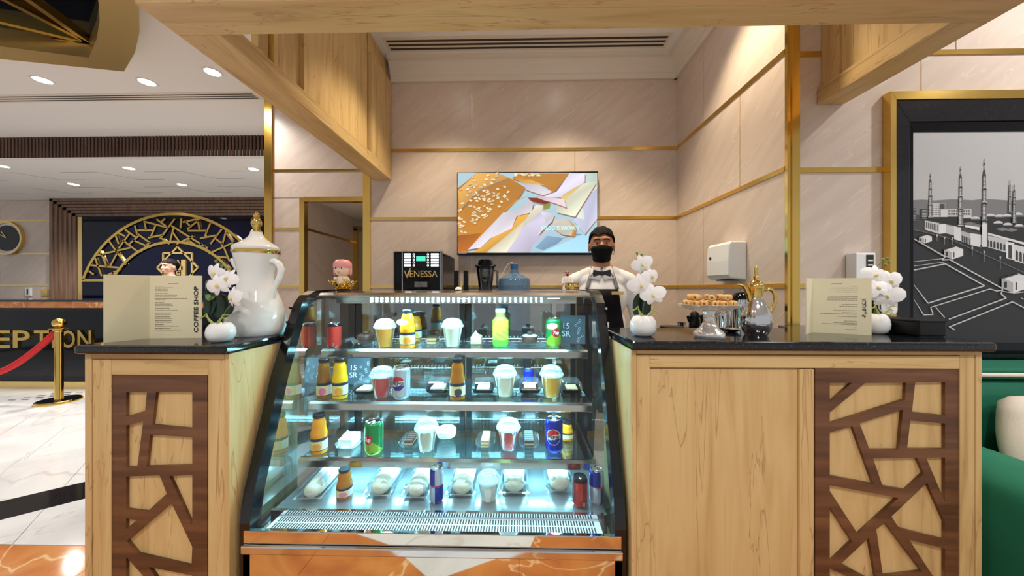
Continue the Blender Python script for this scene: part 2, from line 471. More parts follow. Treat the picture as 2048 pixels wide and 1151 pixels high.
for i in range(-8, 5):
    for j in range(-1, 1):
        y1 = YB + (j - 1) * 1.0
        MB().box((i * 1.0 + 0.0015, y1 + 0.0015, -0.02), (i * 1.0 + 0.9985, y1 + 0.9985, 0)).build('marble_slab', 'brown_marble', fl)
for i in range(-8, 5):
    for j in range(1, 4): MB().box((i * 1.0 + 0.0015, YB - 2 - j * 1.0 + 0.0015, -0.02), (i * 1.0 + 0.9985, YB - 2 - j * 1.0 + 0.9985, 0)).build('tile', 'white_marble', fl)
MB().prism([(-1.09, 0.25), (0.115, 0.25), (0.056, 0.40), (-0.33, 0.58), (-0.42, 0.58), (-0.65, 0.40)], 'z', -0.01, 0.0012).build('white_inlay', 'white_marble', fl)
# slotted drain in the white floor in front of the desk
dr = MB()
for i in range(9):
    for j in range(4):
        p = atZ(14, 800, 0) + Vector((i * 0.13 + j * 0.05, j * 0.085 + i * 0.02, 0))
        if (p - atZ(118, 803, 0)).length < 0.27: continue
        dr.box((p.x, p.y, 0.0), (p.x + 0.085, p.y + 0.018, 0.0015))
o = dr.build('floor_grille', 'slot_dark', fl); o['kind'] = 'stuff'

# ------------------------------------------------------------------ ceilings
struct(B('ceiling', (-11, -4, CEIL), (6, 3.87, CEIL + 0.1), 'plaster'))
lc = struct(B('ceiling_reception', (-11, 3.875, LOW), (-2.37, 6.2, LOW + 0.1), 'plaster'))
for Yg in (4.3, 4.95):
    for k in range(7):
        x = -9.6 + k * 1.15 + (0.4 if Yg > 4.5 else 0)
        g = MB()
        for p, q in [((x, Yg), (x + 0.5, Yg)), ((x + 0.5, Yg), (x + 0.72, Yg + 0.3)), ((x + 0.72, Yg + 0.3), (x + 1.1, Yg + 0.3))]:
            g.prism(bar2(p, q, 0.008), 'z', LOW - 0.001, LOW + 0.004)
        g.build('groove', 'groove', lc)
fa = struct(B('trim_1', (-11, 3.885, LOW), (-2.37, 3.95, CEIL), 'walnut_slat')); fa.name = 'trim_1'
sl = MB(); x = -7.2
while x < -2.42:
    sl.box((x, 3.86, LOW + 0.01), (x + 0.024, 3.886, CEIL)); x += 0.043
o = sl.build('slat', 'walnut_slat', fa); o['kind'] = 'stuff'
B('fascia_edge', (-11, 3.84, LOW - 0.02), (-2.37, 3.9, LOW + 0.012), 'plaster', fa)
# air slots
def slots(u0, u1, v, label, n=3, dy=0.033, w=0.012, mat='slot_dark'):
    p, q = atZ(u0, v, CEIL), atZ(u1, v, CEIL)
    t = thing('air_diffuser', label, 'air vent', (0, 0, 0))
    B('frame', (p.x - 0.02, p.y - 0.03, CEIL - 0.003), (q.x + 0.02, p.y + dy * n, CEIL + 0.001), 'plaster_warm', t)
    for i in range(n): B('slot', (p.x, p.y + i * dy, CEIL - 0.0045), (q.x, p.y + i * dy + w, CEIL - 0.002), mat, t)  # no opening cut: the dark of each slot is in the strip's colour
slots(-260, 517, 196, 'long triple slot air diffuser in the white lobby ceiling')
slots(772, 1332, 80, 'triple slot air diffuser in the ceiling above the television', dy=0.04, w=0.019)

# ------------------------------------------------------------------ walls
ROWS = [0.0, 0.72, 1.31, 1.86, 2.41, 2.97]
def stone_wall(name, a0, a1, plane, seams, axis='x', rows=ROWS, seam_gold=True, thick=0.14, zt=CEIL, skip=None, body=True):
    # panels of stone with gold strips between the courses; axis x: wall facing -Y, axis y: wall facing -X
    mk = (lambda a, d, z: (a, plane + d, z)) if axis == 'x' else (lambda a, d, z: (plane + d, a, z))
    mat = 'wall_stone' if axis == 'x' else 'wall_stone_side'
    if body: w = struct(B(name, mk(a0, 0.02, 0), mk(a1, thick, zt), 'plaster_warm'))
    else: w = sempty(name)
    rr = rows + ([zt] if zt > rows[-1] + 0.02 else [])
    for i in range(len(rr) - 1):
        sm = [a0] + [s for s in seams[i % 2] if a0 < s < a1] + [a1]
        for j in range(len(sm) - 1):
            B('stone_panel', mk(sm[j] + (0.003 if j else 0), 0, rr[i] + 0.002), mk(sm[j + 1] - (0.003 if j < len(sm) - 2 else 0), 0.021, rr[i + 1] - 0.002), mat, w)
        for s_ in sm[1:-1]:
            B('seam_strip', mk(s_ - 0.003, 0.002, rr[i] + 0.012), mk(s_ + 0.003, 0.02, rr[i + 1] - 0.012), 'gold_soft', w)
        if i and rr[i] < 2.9:
            B('gold_strip', mk(a0, -0.005, rr[i] - 0.012), mk(a1, 0.02, rr[i] + 0.012), 'gold', w)
    return w
XR = 1.252
stone_wall('wall_back', -1.20, XR + 0.02, 2.65, [[-0.38], [0.447]])
stone_wall('wall_right', 1.578, 2.65, XR, [[2.265], [1.896]], axis='y', thick=0.046)
stone_wall('wall_mural', 1.302, 6.0, 1.60, [[2.06, 3.7], [1.9, 4.4]])
# gold corner column between bay and mural wall
gc = struct(B('trim_2', (1.267, 1.556, 0), (1.302, 1.64, CEIL), 'gold'))
B('side_strip', (1.249, 1.562, 0), (1.2668, 1.5775, CEIL), 'brass', gc)
# doorway wall left of the bay
YL = 3.08
wl = struct(B('wall_left', (-2.33, YL + 0.02, 2.15), (-1.2, YL + 0.2, CEIL), 'plaster_warm'))
B('pier', (-2.33, YL + 0.02, 0), (-2.05, YL + 0.2, 2.15), 'plaster_warm', wl)
for z0, z1 in ((0, .72), (.72, 1.31), (1.31, 1.86), (1.86, 2.15)):
    B('stone_panel', (-2.33, YL, z0 + 0.002), (-2.06, YL + 0.021, z1 - 0.002), 'wall_stone', wl)
    if z0: B('gold_strip', (-2.33, YL - 0.005, z0 - 0.012), (-2.06, YL + 0.02, z0 + 0.012), 'gold', wl)
for z0, z1 in ((2.152, 2.41), (2.41, CEIL)):
    B('stone_panel', (-2.33, YL, z0 + 0.002), (-1.2, YL + 0.021, z1 - 0.002), 'wall_stone', wl)
B('gold_strip', (-2.33, YL - 0.005, 2.398), (-1.2, YL + 0.02, 2.422), 'gold', wl)
B('corner_column', (-2.40, YL - 0.02, 0), (-2.33, YL + 0.2, CEIL), 'gold', wl)
B('side_return', (-2.40, YL + 0.2, 0), (-2.2, 6.0, CEIL), 'plaster_warm', wl)
d1 = sempty('door_1')
B('frame', (-2.062, YL - 0.025, 0), (-2.015, YL + 0.03, 2.15), 'gold', d1)
B('frame', (-2.015, YL - 0.025, 2.11), (-1.2, YL + 0.03, 2.155), 'gold', d1)
B('frame', (-1.262, 2.642, 0), (-1.2, 2.72, CEIL), 'gold', d1)
wp = struct(B('wall_passage', (-2.2, YL + 0.2, 0), (-2.03, 4.6, 2.16), 'plaster_warm'))
B('stone_panel', (-2.03, YL + 0.03, 0.0), (-2.02, 4.02, 1.85), 'wall_stone_side', wp)
B('stone_panel', (-2.03, YL + 0.03, 1.87), (-2.02, 4.02, 2.16), 'wall_stone_side', wp)
B('gold_strip', (-2.03, YL + 0.03, 1.848), (-2.016, 4.02, 1.872), 'gold', wp)
B('inner_frame', (-2.03, 3.98, 0), (-1.975, 4.03, 2.02), 'gold', wp)
B('inner_frame', (-2.03, 3.98, 2.0), (-1.0, 4.03, 2.05), 'brown_frame', wp)
B('end_wall', (-2.03, 4.55, 0), (-0.9, 4.65, 2.2), 'wall_stone', wp)
B('soffit', (-2.2, YL + 0.2, 2.16), (-1.0, 4.65, 2.26), 'plaster_warm', wp)
B('right_side', (-1.0, 2.8, 0), (-0.9, 4.65, 2.3), 'plaster_warm', wp)
B('return_wall', (-1.2, 2.79, 0), (-1.1, 3.3, CEIL), 'plaster_warm', wp)
# crown moulding in the bay
prof = [(0, 2.955), (0.022, 2.955), (0.024, 2.995), (0.034, 3.0), (0.037, 3.012), (0.05, 3.05), (0.074, 3.078), (0.077, 3.088), (0.096, 3.09), (0.099, CEIL), (0, CEIL)]
MB().prism([(2.652 - a, z) for a, z in prof], 'x', -1.03, XR).build('trim_3', 'plaster_warm')['kind'] = 'structure'
MB().prism([(XR + 0.002 - a, z) for a, z in prof], 'y', 1.14, 2.652).build('trim_4', 'plaster_warm')['kind'] = 'structure'

# ------------------------------------------------------------------ reception wall
YW = 5.66
wr = struct(B('wall_reception', (-11, YW + 0.02, 0), (-2.38, YW + 0.2, LOW), 'plaster_warm'))
xa = atY(118, 500, YW).x
zs = [0.0] + [atY(60, v, YW).z for v in (570, 507, 441)] + [LOW]
for i in range(4):
    for x0, x1 in ((-11, -9.2), (-9.2, -7.6 - 0.35 * (i % 2)), (-7.6 - 0.35 * (i % 2), xa)):
        B('stone_panel', (x0 + 0.003, YW, zs[i] + 0.003), (x1 - 0.003, YW + 0.021, zs[i + 1] - 0.003), 'wall_stone', wr)
    if i: B('gold_strip', (-11, YW - 0.006, zs[i] - 0.014), (xa, YW + 0.02, zs[i] + 0.014), 'gold_soft', wr)
# stepped brown frame round the dark panel
rp = thing('reception_backdrop', 'dark glossy panel in a stepped brown frame behind the reception desk', 'wall panel', (0, YW - 0.012, 0))
x0, z0 = atY(118, 397, YW).x, LOW - 0.005
x1, z1 = atY(158, 433, YW).x, atY(300, 433, YW).z
n = 6
for i in range(n):
    t = i / n; t2 = (i + 1) / n
    xl, zl = x0 + (x1 - x0) * t, z0 + (z1 - z0) * t
    xl2, zl2 = x0 + (x1 - x0) * t2, z0 + (z1 - z0) * t2
    d = 0.11 - 0.016 * i
    xr, xr2 = -2.6 - (xl - x0), -2.6 - (xl2 - x0)
    m = MB()
    m.box((xl, -d, 0), (xl2 - 0.008, 0, zl)); m.box((xl, -d, zl2 + 0.008), (xr, 0, zl)); m.box((xr2 + 0.008, -d, 0), (xr, 0, zl))
    m.build('moulding', 'brown_frame', rp)
B('dark_panel', (x1, -0.012, 0), (-2.6 - (x1 - x0), 0.0, z1), 'navy_gloss', rp)
xg = atY(160, 500, YW).x
B('edge_strip', (xg, -0.02, 0), (xg + 0.075, -0.008, z1 - 0.005), 'gold_soft', rp)
# gold arch lattice
def PW(u, v): p = atY(u, v, YW - 0.03); return (p.x, p.z)
ar = thing('arch_ornament', 'gold half round lattice ornament mounted on the dark reception panel', 'ornament', (0, YW - 0.035, 0))
cx, cz = PW(349, 625); Ro = 194 * YW / F_PX * 1.034; Ri = 139 * YW / F_PX * 1.034
zbase = PW(300, 559)[1]
def arc_band(r, w, n=60):
    out = []
    a0 = math.asin(min(1, (zbase - cz) / r))
    A = [(cx + (r - w / 2) * math.cos(PI - a0 - (PI - 2 * a0) * i / n), cz + (r - w / 2) * math.sin(PI - a0 - (PI - 2 * a0) * i / n)) for i in range(n + 1)]
    Bq = [(cx + (r + w / 2) * math.cos(PI - a0 - (PI - 2 * a0) * i / n), cz + (r + w / 2) * math.sin(PI - a0 - (PI - 2 * a0) * i / n)) for i in range(n + 1)]
    m = MB()
    for i in range(n): m.prism([A[i], A[i + 1], Bq[i + 1], Bq[i]], 'y', -0.012, 0.012)
    return m
arc_band(Ro, 0.045).build('outer_arc', 'gold', ar)
arc_band(Ri, 0.045).build('inner_arc', 'gold', ar)
zx = lambda x, y: PW(160 + x / 5.756, 420 + y / 5.756)
BARS = [((95, 630), (490, 665)), ((105, 620), (105, 710)), ((110, 700), (170, 740)), ((180, 540), (260, 760)), ((185, 525), (600, 430)), ((235, 455), (320, 650)),
        ((340, 350), (440, 490)), ((440, 490), (360, 640)), ((440, 490), (540, 625)), ((420, 290), (455, 390)), ((455, 440), (580, 270)), ((440, 260), (530, 300)), ((500, 345), (690, 490)),
        ((530, 225), (650, 310)), ((580, 390), (690, 290)), ((640, 175), (670, 285)), ((670, 270), (820, 380)), ((620, 345), (770, 410)), ((810, 370), (710, 480)), ((670, 233), (845, 233)),
        ((755, 140), (770, 230)), ((880, 175), (825, 310)), ((740, 130), (1030, 205)), ((790, 320), (960, 285)), ((890, 105), (1000, 185)), ((1100, 100), (930, 330)), ((990, 100), (950, 130)),
        ((940, 320), (1040, 390)), ((1085, 210), (1040, 385)), ((1080, 260), (1150, 360)), ((1060, 180), (1480, 440)), ((1310, 300), (1120, 390)), ((1175, 95), (1165, 210)), ((1190, 140), (1400, 95)),
        ((1225, 130), (1280, 190)), ((1370, 120), (1245, 220)), ((1365, 120), (1385, 230)), ((1250, 238), (1470, 238)), ((1510, 150), (1445, 300)), ((1390, 325), (1580, 290)), ((1640, 220), (1510, 390)),
        ((1570, 330), (1650, 390)), ((1690, 240), (1640, 420)), ((1690, 260), (1770, 370)), ((1490, 500), (1770, 375)), ((1260, 350), (1370, 425)), ((1220, 390), (1270, 340)), ((1410, 380), (1380, 430)),
        ((1440, 400), (1450, 460)), ((1665, 430), (1730, 590)), ((1550, 530), (1700, 545)), ((340, 740), (480, 680)), ((380, 715), (430, 745))]
for a, b in BARS:
    MB().prism(bar2(zx(*a), zx(*b), 0.03), 'y', -0.009, 0.009).build('lattice_bar', 'gold', ar)
foot_in = math.sqrt(Ri * Ri - (zbase - cz) ** 2); foot_out = math.sqrt(Ro * Ro - (zbase - cz) ** 2)
B('foot_bar', (max(cx - foot_out - 0.02, xg + 0.077), -0.012, zbase - 0.03), (cx - foot_in + 0.03, 0.012, zbase + 0.012), 'gold', ar)
B('foot_bar', (cx + foot_in - 0.03, -0.012, zbase - 0.03), (cx + foot_out + 0.02, 0.012, zbase + 0.012), 'gold', ar)
lg = thing('hotel_emblem', 'gold eight pointed star emblem with letters on the dark panel', 'emblem', (0, YW - 0.035, 0))
ex, ez = PW(356, 535); sq = 41 * YW / F_PX * 1.03
for k, name in ((0, 'star_square'), (PI / 4, 'star_square')):
    m = MB()
    P = [(ex + sq * math.cos(k + PI / 2 * i), ez + sq * math.sin(k + PI / 2 * i)) for i in range(4)]
    for i in range(4): m.prism(bar2(P[i], P[(i + 1) % 4], 0.026), 'y', -0.008, 0.012)
    m.build(name, 'gold_soft', lg)
hx = lambda x, y: zx(x, y)
a, b = hx(1172, 570), hx(1222, 790); B('letter', (a[0], -0.008, b[1]), (b[0], 0.012, a[1]), 'gold_soft', lg)
a, b = hx(1060, 645), hx(1190, 690); B('letter', (a[0], -0.008, b[1]), (b[0], 0.012, a[1]), 'gold_soft', lg)
a = hx(1138, 600); text('letter', 'A', 0.1, 'gold_soft', lg, (a[0], -0.008, a[1]), height=0.085, bold=0.003, extrude=0.006)
a = hx(1140, 722); text('letter', 'G', 0.1, 'gold_soft', lg, (a[0], -0.008, a[1]), height=0.075, bold=0.003, extrude=0.006)
# wall clock
p = atY(14, 476, YW - 0.03)
ck = thing('wall_clock', 'round wall clock with dark face, pale ring and gold rim', 'clock', (p.x, YW, p.z))
rc = 33 * YW / F_PX
def disc(r0, r1, y0, y1): return MB().lathe([(r0, y0), (r1, y0), (r1, y1), (r0, y1)], 48, cap=False)
def flat(o, rx=PI / 2): o.rotation_euler = (rx, 0, 0); return o
flat(disc(0.0001, rc * 0.98, 0, 0.03).build('face_ring', 'white_matte', ck))
flat(disc(0.0001, rc * 0.8, 0.0, 0.036).build('dark_face', 'black_satin', ck))
flat(disc(rc * 0.94, rc * 1.03, 0, 0.05).build('rim', 'gold_soft', ck))
for ang, L, w in ((2.2, 0.15, 0.014), (2.62, 0.2, 0.01)):
    MB().prism(bar2((0, 0), (L * math.cos(ang), L * math.sin(ang)), w), 'y', -0.042, -0.038).build('hand', 'gold_soft', ck)
# small plates on the reception wall
p = atY(60, 583, YW); q = atY(54, 575, YW)
t = thing('wall_switch', 'white card box with a dark label on the reception wall', 'switch', (p.x, YW, p.z))
B('cover', (-0.045, -0.03, -0.07), (0.045, 0, 0.07), 'white_plastic', t, 0.004); B('label', (-0.012, -0.033, -0.05), (0.012, -0.029, 0.05), 'ink', t)
for u, w, lab in ((92, 0.062, 'larger square gold plate on the reception wall'), (107, 0.04, 'smaller square gold plate on the reception wall')):
    p = atY(u, 585, YW)
    t = thing('wall_plate', lab, 'wall plate', (p.x, YW, p.z)); B('plate', (-w * 1.1, -0.015, -w), (w * 1.1, 0, w), 'gold_soft', t, 0.003); B('inset', (-w * 0.8, -0.018, -w * 0.7), (w * 0.8, -0.012, w * 0.7), 'gold', t)

# ------------------------------------------------------------------ reception desk
YD = 4.17
ds = thing('reception_desk', 'long glossy black reception desk with brown marble ledge and gold lettering', 'desk', (-5.5, YD, 0))
B('front', (-5, 0, 0.09), (2.6, 0.5, 1.0), 'black_gloss', ds)
B('marble_ledge', (-5, -0.06, 1.045), (2.65, 0.32, 1.125), 'brown_marble', ds)
B('under_rail', (-5, -0.03, 1.0), (2.62, 0.3, 1.045), 'black_satin', ds)
B('top', (-5, -0.07, 1.125), (2.66, 0.5, 1.15), 'granite', ds)
B('gold_plinth', (-5, -0.03, 0), (2.62, 0.4, 0.09), 'gold_soft', ds)
WORD = [('R', -118, -92), ('E', -87, -64), ('C', -59, -33), ('E', -8, 23), ('P', 28, 62), ('T', 70, 100), ('I', 106, 113), ('O', 124, 152), ('N', 157, 184)]
WORD[0:3] = [('R', -112, -84), ('E', -78, -54), ('C', -48, -14)]
for ch, ua, ub in WORD:
    a, b = atY(ua, 695, YD - 0.01), atY(ub, 660, YD - 0.01)
    text('letter', ch, 0.3, 'gold', ds, ((a.x + b.x) / 2 + 5.5, -0.01, (a.z + b.z) / 2), width=b.x - a.x, height=b.z - a.z, extrude=0.01, bold=0.004)
# rope barrier
p = atZ(118, 803, 0)
st = thing('rope_stanchion', 'polished brass stanchion with ball top and red velvet rope', 'stanchion', p)
MB().lathe([(0.17, 0), (0.172, 0.018), (0.165, 0.03), (0.16, 0.032)], 40).build('base', 'brass', st)
MB().lathe([(0.158, 0.0325), (0.0001, 0.036)], 40, cap=False).build('base_cap', 'black_gloss', st)
MB().lathe([(0.038, 0.03), (0.034, 0.05), (0.034, 0.80), (0.045, 0.81), (0.045, 0.825), (0.028, 0.83)], 24).build('pole', 'brass', st)
MB().lathe([(0.03, 0.82), (0.075, 0.836), (0.075, 0.842), (0.03, 0.846), (0.022, 0.85)] + [(max(0.0001, 0.054 * math.cos(-1.15 + 2.72 * i / 10)), 0.899 + 0.054 * math.sin(-1.15 + 2.72 * i / 10)) for i in range(11)], 24).build('finial', 'brass', st)
pts = []
e = atY(-60, 768, p.y - 0.2) - p; a0 = Vector((-0.03, 0, 0.80))
for i in range(15):
    t = i / 14; q = a0.lerp(Vector((e.x - 0.25, -0.15, 0.30)), t); q.z -= 0.16 * math.sin(PI * t); pts.append(q)
MB().tube(pts, 0.032, 10).build('rope', 'red_velvet', st)
MB().tube([(0.0, 0, 0.82), (-0.03, 0, 0.815), (-0.045, -0.002, 0.775)], 0.02, 10).build('rope_hook', 'brass', st)

# gold framed ceiling feature over the lobby
zc = 2.97
gf = thing('ceiling_feature', 'large gold framed ceiling light box with dark glass and gold bars', 'ceiling light', (0, 0, 0))
out = [atZ(u, v, zc) for u, v in ((0, 118), (248, 143), (270, 105), (279, 65), (278, 25), (270, -10), (235, -100))]
out = [(p.x, p.y) for p in out]
ctr = Vector((-3.6, 1.3))
out = out + [(-2.6, 0.2), (-4.2, 0.1), (-5.0, 0.9), (-5.0, 2.1)]
inn = [tuple(Vector(p) + (ctr - Vector(p)).normalized() * 0.17) for p in out]
n = len(out)
m = MB()
for i in range(n):
    j = (i + 1) % n
    m.add([(*out[i], zc), (*out[j], zc), (*inn[j], zc), (*inn[i], zc)], [(0, 1, 2, 3)])
    m.add([(*out[i], zc), (*out[j], zc), (*out[j], CEIL), (*out[i], CEIL)], [(0, 1, 2, 3)])
    m.add([(*inn[i], zc), (*inn[j], zc), (*inn[j], CEIL), (*inn[i], CEIL)], [(0, 1, 2, 3)])
m.build('rim', 'gold_soft', gf, fixn=False)
MB().prism(inn, 'z', CEIL - 0.02, CEIL + 0.002).build('dark_glass', 'black_gloss', gf)
vin = Vector(inn[1])
for tgt in ((-5.0, 2.0), (-4.9, 1.3), (-3.4, 0.3), (-2.6, 0.4)):
    MB().prism(bar2(vin, tgt, 0.035), 'z', CEIL - 0.05, CEIL - 0.018).build('glazing_bar', 'gold', gf)
for q in (inn[0], inn[3]):
    pass

# ------------------------------------------------------------------ kiosk counters
YC = 1.015
def PC(u, v, Y=YC): p = atY(u, v, Y); return (p.x, p.z)
TOPL, TOPR, TH = 1.122, 1.140, 0.028
def rect_piece(name, u0, u1, v0, v1, par, mat='oak', y=YC - 0.003, y2=YC + 0.014, z0=None, z1=None):
    a, b = PC(u0, v0), PC(u1, v1)
    return B(name, (a[0], y, b[1] if z0 is None else z0), (b[0], y2, a[1] if z1 is None else z1), mat, par, 0.0012)
lcn = thing('counter_cabinet', 'narrow light oak counter with dark walnut lattice front beside the reception side', 'counter', (0, 0, 0))
XL0, XL1 = -1.369, -0.905
B('body', (XL0 + 0.004, YC + 0.012, 0), (XL1, 1.33, TOPL - TH), 'oak', lcn)
rect_piece('side_strip', 172, 185, 718, 1150, lcn, z0=0, z1=TOPL - TH)
rect_piece('side_strip', 450, 460, 718, 1150, lcn, z0=0, z1=TOPL - TH)
rect_piece('top_strip', 185.4, 449.6, 706, 717.6, lcn, 'oak_x', z1=TOPL - TH)
rect_piece('stile', 185.4, 222, 718, 1150, lcn, z0=0, y=YC)
rect_piece('stile', 416, 449.6, 718, 1150, lcn, z0=0, y=YC)
rect_piece('top_rail', 222.4, 415.6, 718, 750, lcn, 'oak_x', y=YC)
rect_piece('bottom_rail', 222.4, 415.6, 1368, 1400, lcn, 'oak_x', z0=0, y=YC)
lz = lambda p: PC(p[0] / 2.443, 680 + p[1] / 2.443, YC + 0.006)
HL = [[(622, 252), (723, 252), (714, 343), (622, 370)], [(767, 250), (944, 250), (944, 430), (748, 411)], [(622, 415), (705, 393), (676, 617), (622, 617)], [(738, 458), (944, 472), (944, 608), (721, 614)],
      [(622, 662), (785, 657), (820, 746), (722, 835), (622, 822)], [(832, 660), (944, 655), (944, 893), (938, 893)], [(622, 866), (672, 875), (622, 918)], [(625, 977), (842, 790), (944, 1005), (940, 1100), (678, 1040)],
      [(622, 1053), (730, 1175), (622, 1190)], [(732, 1102), (944, 1145), (944, 1300), (860, 1300)], [(622, 1235), (780, 1225), (820, 1330), (700, 1430), (622, 1420)],
      [(850, 1345), (944, 1345), (944, 1600), (740, 1600), (740, 1450)], [(622, 1465), (695, 1470), (695, 1600), (622, 1600)]]
plate_with_holes('lattice', [lz(p) for p in ((543, 168), (1017, 168), (1017, 1680), (543, 1680))], [[lz(p) for p in h] for h in HL], YC + 0.003, YC + 0.013, 'walnut', lcn)
rcn = thing('counter_cabinet', 'wide light oak counter with plain panel and dark walnut lattice beside the sofa', 'counter', (0, 0, 0))
XR0, XR1 = 0.342, 1.378
B('body', (XR0, YC + 0.012, 0), (XR1 - 0.004, 1.33, TOPR - TH), 'oak', rcn)
rect_piece('side_strip', 1262, 1272, 718, 1150, rcn, z0=0, z1=TOPR - TH)
rect_piece('side_strip', 1950, 1961, 718, 1150, rcn, z0=0, z1=TOPR - TH)
rect_piece('top_strip', 1272.4, 1949.6, 697, 709, rcn, 'oak_x', z1=TOPR - TH)
rect_piece('stile', 1272.4, 1300, 709.4, 1150, rcn, z0=0, y=YC)
rect_piece('stile', 1600, 1628, 738, 1150, rcn, z0=0, y=YC)
rect_piece('stile', 1920, 1949.6, 709.4, 1150, rcn, z0=0, y=YC)
rect_piece('top_rail', 1300.4, 1919.6, 709.4, 737, rcn, 'oak_x', y=YC)
rect_piece('bottom_rail', 1300.4, 1919.6, 1366, 1400, rcn, 'oak_x', z0=0, y=YC)
rect_piece('plain_panel', 1300.4, 1599.6, 737.5, 1365, rcn, y=YC + 0.007)
rz_ = lambda p: PC(1200 + p[0] / 2.2524, 640 + p[1] / 2.2524, YC + 0.006)
HR = [[(1031, 281), (1130, 281), (1031, 370)], [(1190, 281), (1373, 279), (1370, 356), (1031, 463), (1031, 413)], [(1415, 278), (1549, 276), (1549, 428), (1400, 412)], [(1165, 462), (1360, 400), (1343, 580), (1210, 580)],
      [(1393, 450), (1549, 463), (1549, 577), (1378, 577)], [(1031, 503), (1133, 475), (1228, 735), (1031, 697)], [(1226, 620), (1424, 617), (1455, 688), (1376, 762), (1268, 743)], [(1464, 617), (1549, 615), (1549, 815)],
      [(1031, 740), (1340, 797), (1160, 963), (1031, 765)], [(1308, 880), (1469, 728), (1549, 905), (1549, 985), (1343, 933)], [(1031, 838), (1133, 993), (1045, 1077), (1031, 1075)],
      [(1240, 937), (1280, 908), (1447, 1128), (1270, 1149)], [(1082, 1092), (1207, 975), (1240, 1160), (1215, 1165)], [(1388, 985), (1549, 1025), (1549, 1230)], [(1031, 1113), (1110, 1150), (1180, 1230), (1031, 1280)],
      [(1225, 1200), (1460, 1170), (1520, 1290), (1300, 1400)], [(1031, 1330), (1250, 1430), (1200, 1560), (1031, 1560)], [(1549, 1330), (1549, 1560), (1250, 1560), (1330, 1440)]]
plate_with_holes('lattice', [rz_(p) for p in ((966, 212), (1620, 212), (1620, 1630), (966, 1630))], [[rz_(p) for p in h] for h in HR], YC + 0.003, YC + 0.013, 'walnut', rcn)
def slab(name, x0, x1, y0, y1, z, label):
    return tag(B(name, (x0, y0, z - TH), (x1, y1, z), 'granite', None, 0.008), label, 'countertop')
slab('granite_countertop', XL0 - 0.012, XL1 + 0.004, YC - 0.022, 1.345, TOPL, 'black granite slab on the narrow counter under the white coffee pot')
slab('granite_countertop', XR0 - 0.004, XR1 + 0.022, YC - 0.022, 1.345, TOPR, 'black granite slab on the wide counter under the cake stand')
# lower work counter along the bay walls
wc = thing('work_counter', 'dark topped work counter along the wall of the kiosk bay', 'counter', (0, 0, 0))
B('cabinet', (-1.18, 2.16, 0), (0.30, 2.645, 0.88), 'oak', wc); B('top', (-1.19, 2.12, 0.88), (0.31, 2.648, 0.92), 'granite', wc)
w2 = thing('work_counter', 'dark topped side counter under the hand dryer in the kiosk bay', 'counter', (0, 0, 0))
B('cabinet', (0.88, 1.47, 0), (1.245, 2.645, 0.90), 'oak', w2); B('top', (0.86, 1.45, 0.90), (1.248, 2.648, 0.94), 'granite', w2)
lg2 = thing('wall_ledge', 'black granite ledge against the wall beside the gold column', 'ledge', (0, 0, 0))
MB().prism([(1.12, 1.347), (1.36, 1.347), (1.36, 1.553), (1.20, 1.553), (1.16, 1.45)], 'z', 1.10, 1.128).build('slab', 'granite', lg2)
B('support', (1.255, 1.36, 0), (1.35, 1.54, 1.10), 'oak', lg2)

# ------------------------------------------------------------------ kiosk canopy
cn = thing('kiosk_canopy', 'light oak canopy of deep beams and boards framing the coffee kiosk', 'canopy', (0, 0, 0))
BZ = 2.17
XI, XO, XRI, XRO = -1.03, -1.175, 1.416, 1.54
B('front_beam', (XO, 0.985, BZ), (XRO, 1.115, BZ + 0.34), 'oak_x', cn, 0.002)
B('left_beam', (XO, 1.1155, BZ), (XI, 2.642, BZ + 0.06), 'oak_y', cn, 0.002)
B('right_beam', (XRI, 1.1155, BZ), (XRO, 1.598, BZ + 0.06), 'oak_y', cn, 0.002)
B('left_lip', (XI - 0.012, 1.1155, BZ + 0.0605), (XI, 2.642, BZ + 0.075), 'oak_y', cn)
B('right_lip', (XRI, 1.1155, BZ + 0.0605), (XRI + 0.012, 1.598, BZ + 0.075), 'oak_y', cn)
# left screen boards
B('board', (XO + 0.03, 1.41, BZ + 0.061), (XI - 0.05, 1.597, CEIL), 'oak', cn)
B('board', (XO + 0.03, 1.60, BZ + 0.061), (XI - 0.025, 2.14, CEIL), 'oak', cn)
B('board', (XO + 0.03, 2.143, BZ + 0.061), (XI - 0.025, 2.27, CEIL), 'oak', cn)
B('end_post', (XO, 2.295, BZ + 0.0755), (XI, 2.642, CEIL - 0.165), 'oak', cn)
B('end_post_top', (XO, 2.295, CEIL - 0.165), (XI - 0.03, 2.642, CEIL), 'oak', cn)
B('gold_edge', (XO + 0.03, 1.388, BZ + 0.061), (XI - 0.015, 1.408, CEIL), 'gold_soft', cn)
yz = [(1.118, BZ + 0.061), (1.386, BZ + 0.061), (1.386, CEIL), (1.118, CEIL)]
hol = [[(1.15, 2.30), (1.21, 2.27), (1.25, 2.40), (1.15, 2.46)], [(1.235, 2.27), (1.36, 2.29), (1.36, 2.44), (1.28, 2.40)], [(1.15, 2.50), (1.26, 2.44), (1.24, 2.62), (1.15, 2.6)],
       [(1.285, 2.45), (1.36, 2.48), (1.36, 2.70), (1.265, 2.62)], [(1.15, 2.65), (1.24, 2.66), (1.30, 2.82), (1.15, 2.86)], [(1.28, 2.68), (1.36, 2.74), (1.36, 2.9), (1.33, 2.86)], [(1.15, 2.9), (1.31, 2.87), (1.36, 2.95), (1.36, 3.08), (1.15, 3.08)]]
pl = plate_with_holes('screen_lattice', [(a, b) for a, b in yz], hol, -0.012, 0.012, 'oak', cn)
pl.rotation_euler = (0, 0, PI / 2); pl.location = (XI - 0.05, 0, 0)
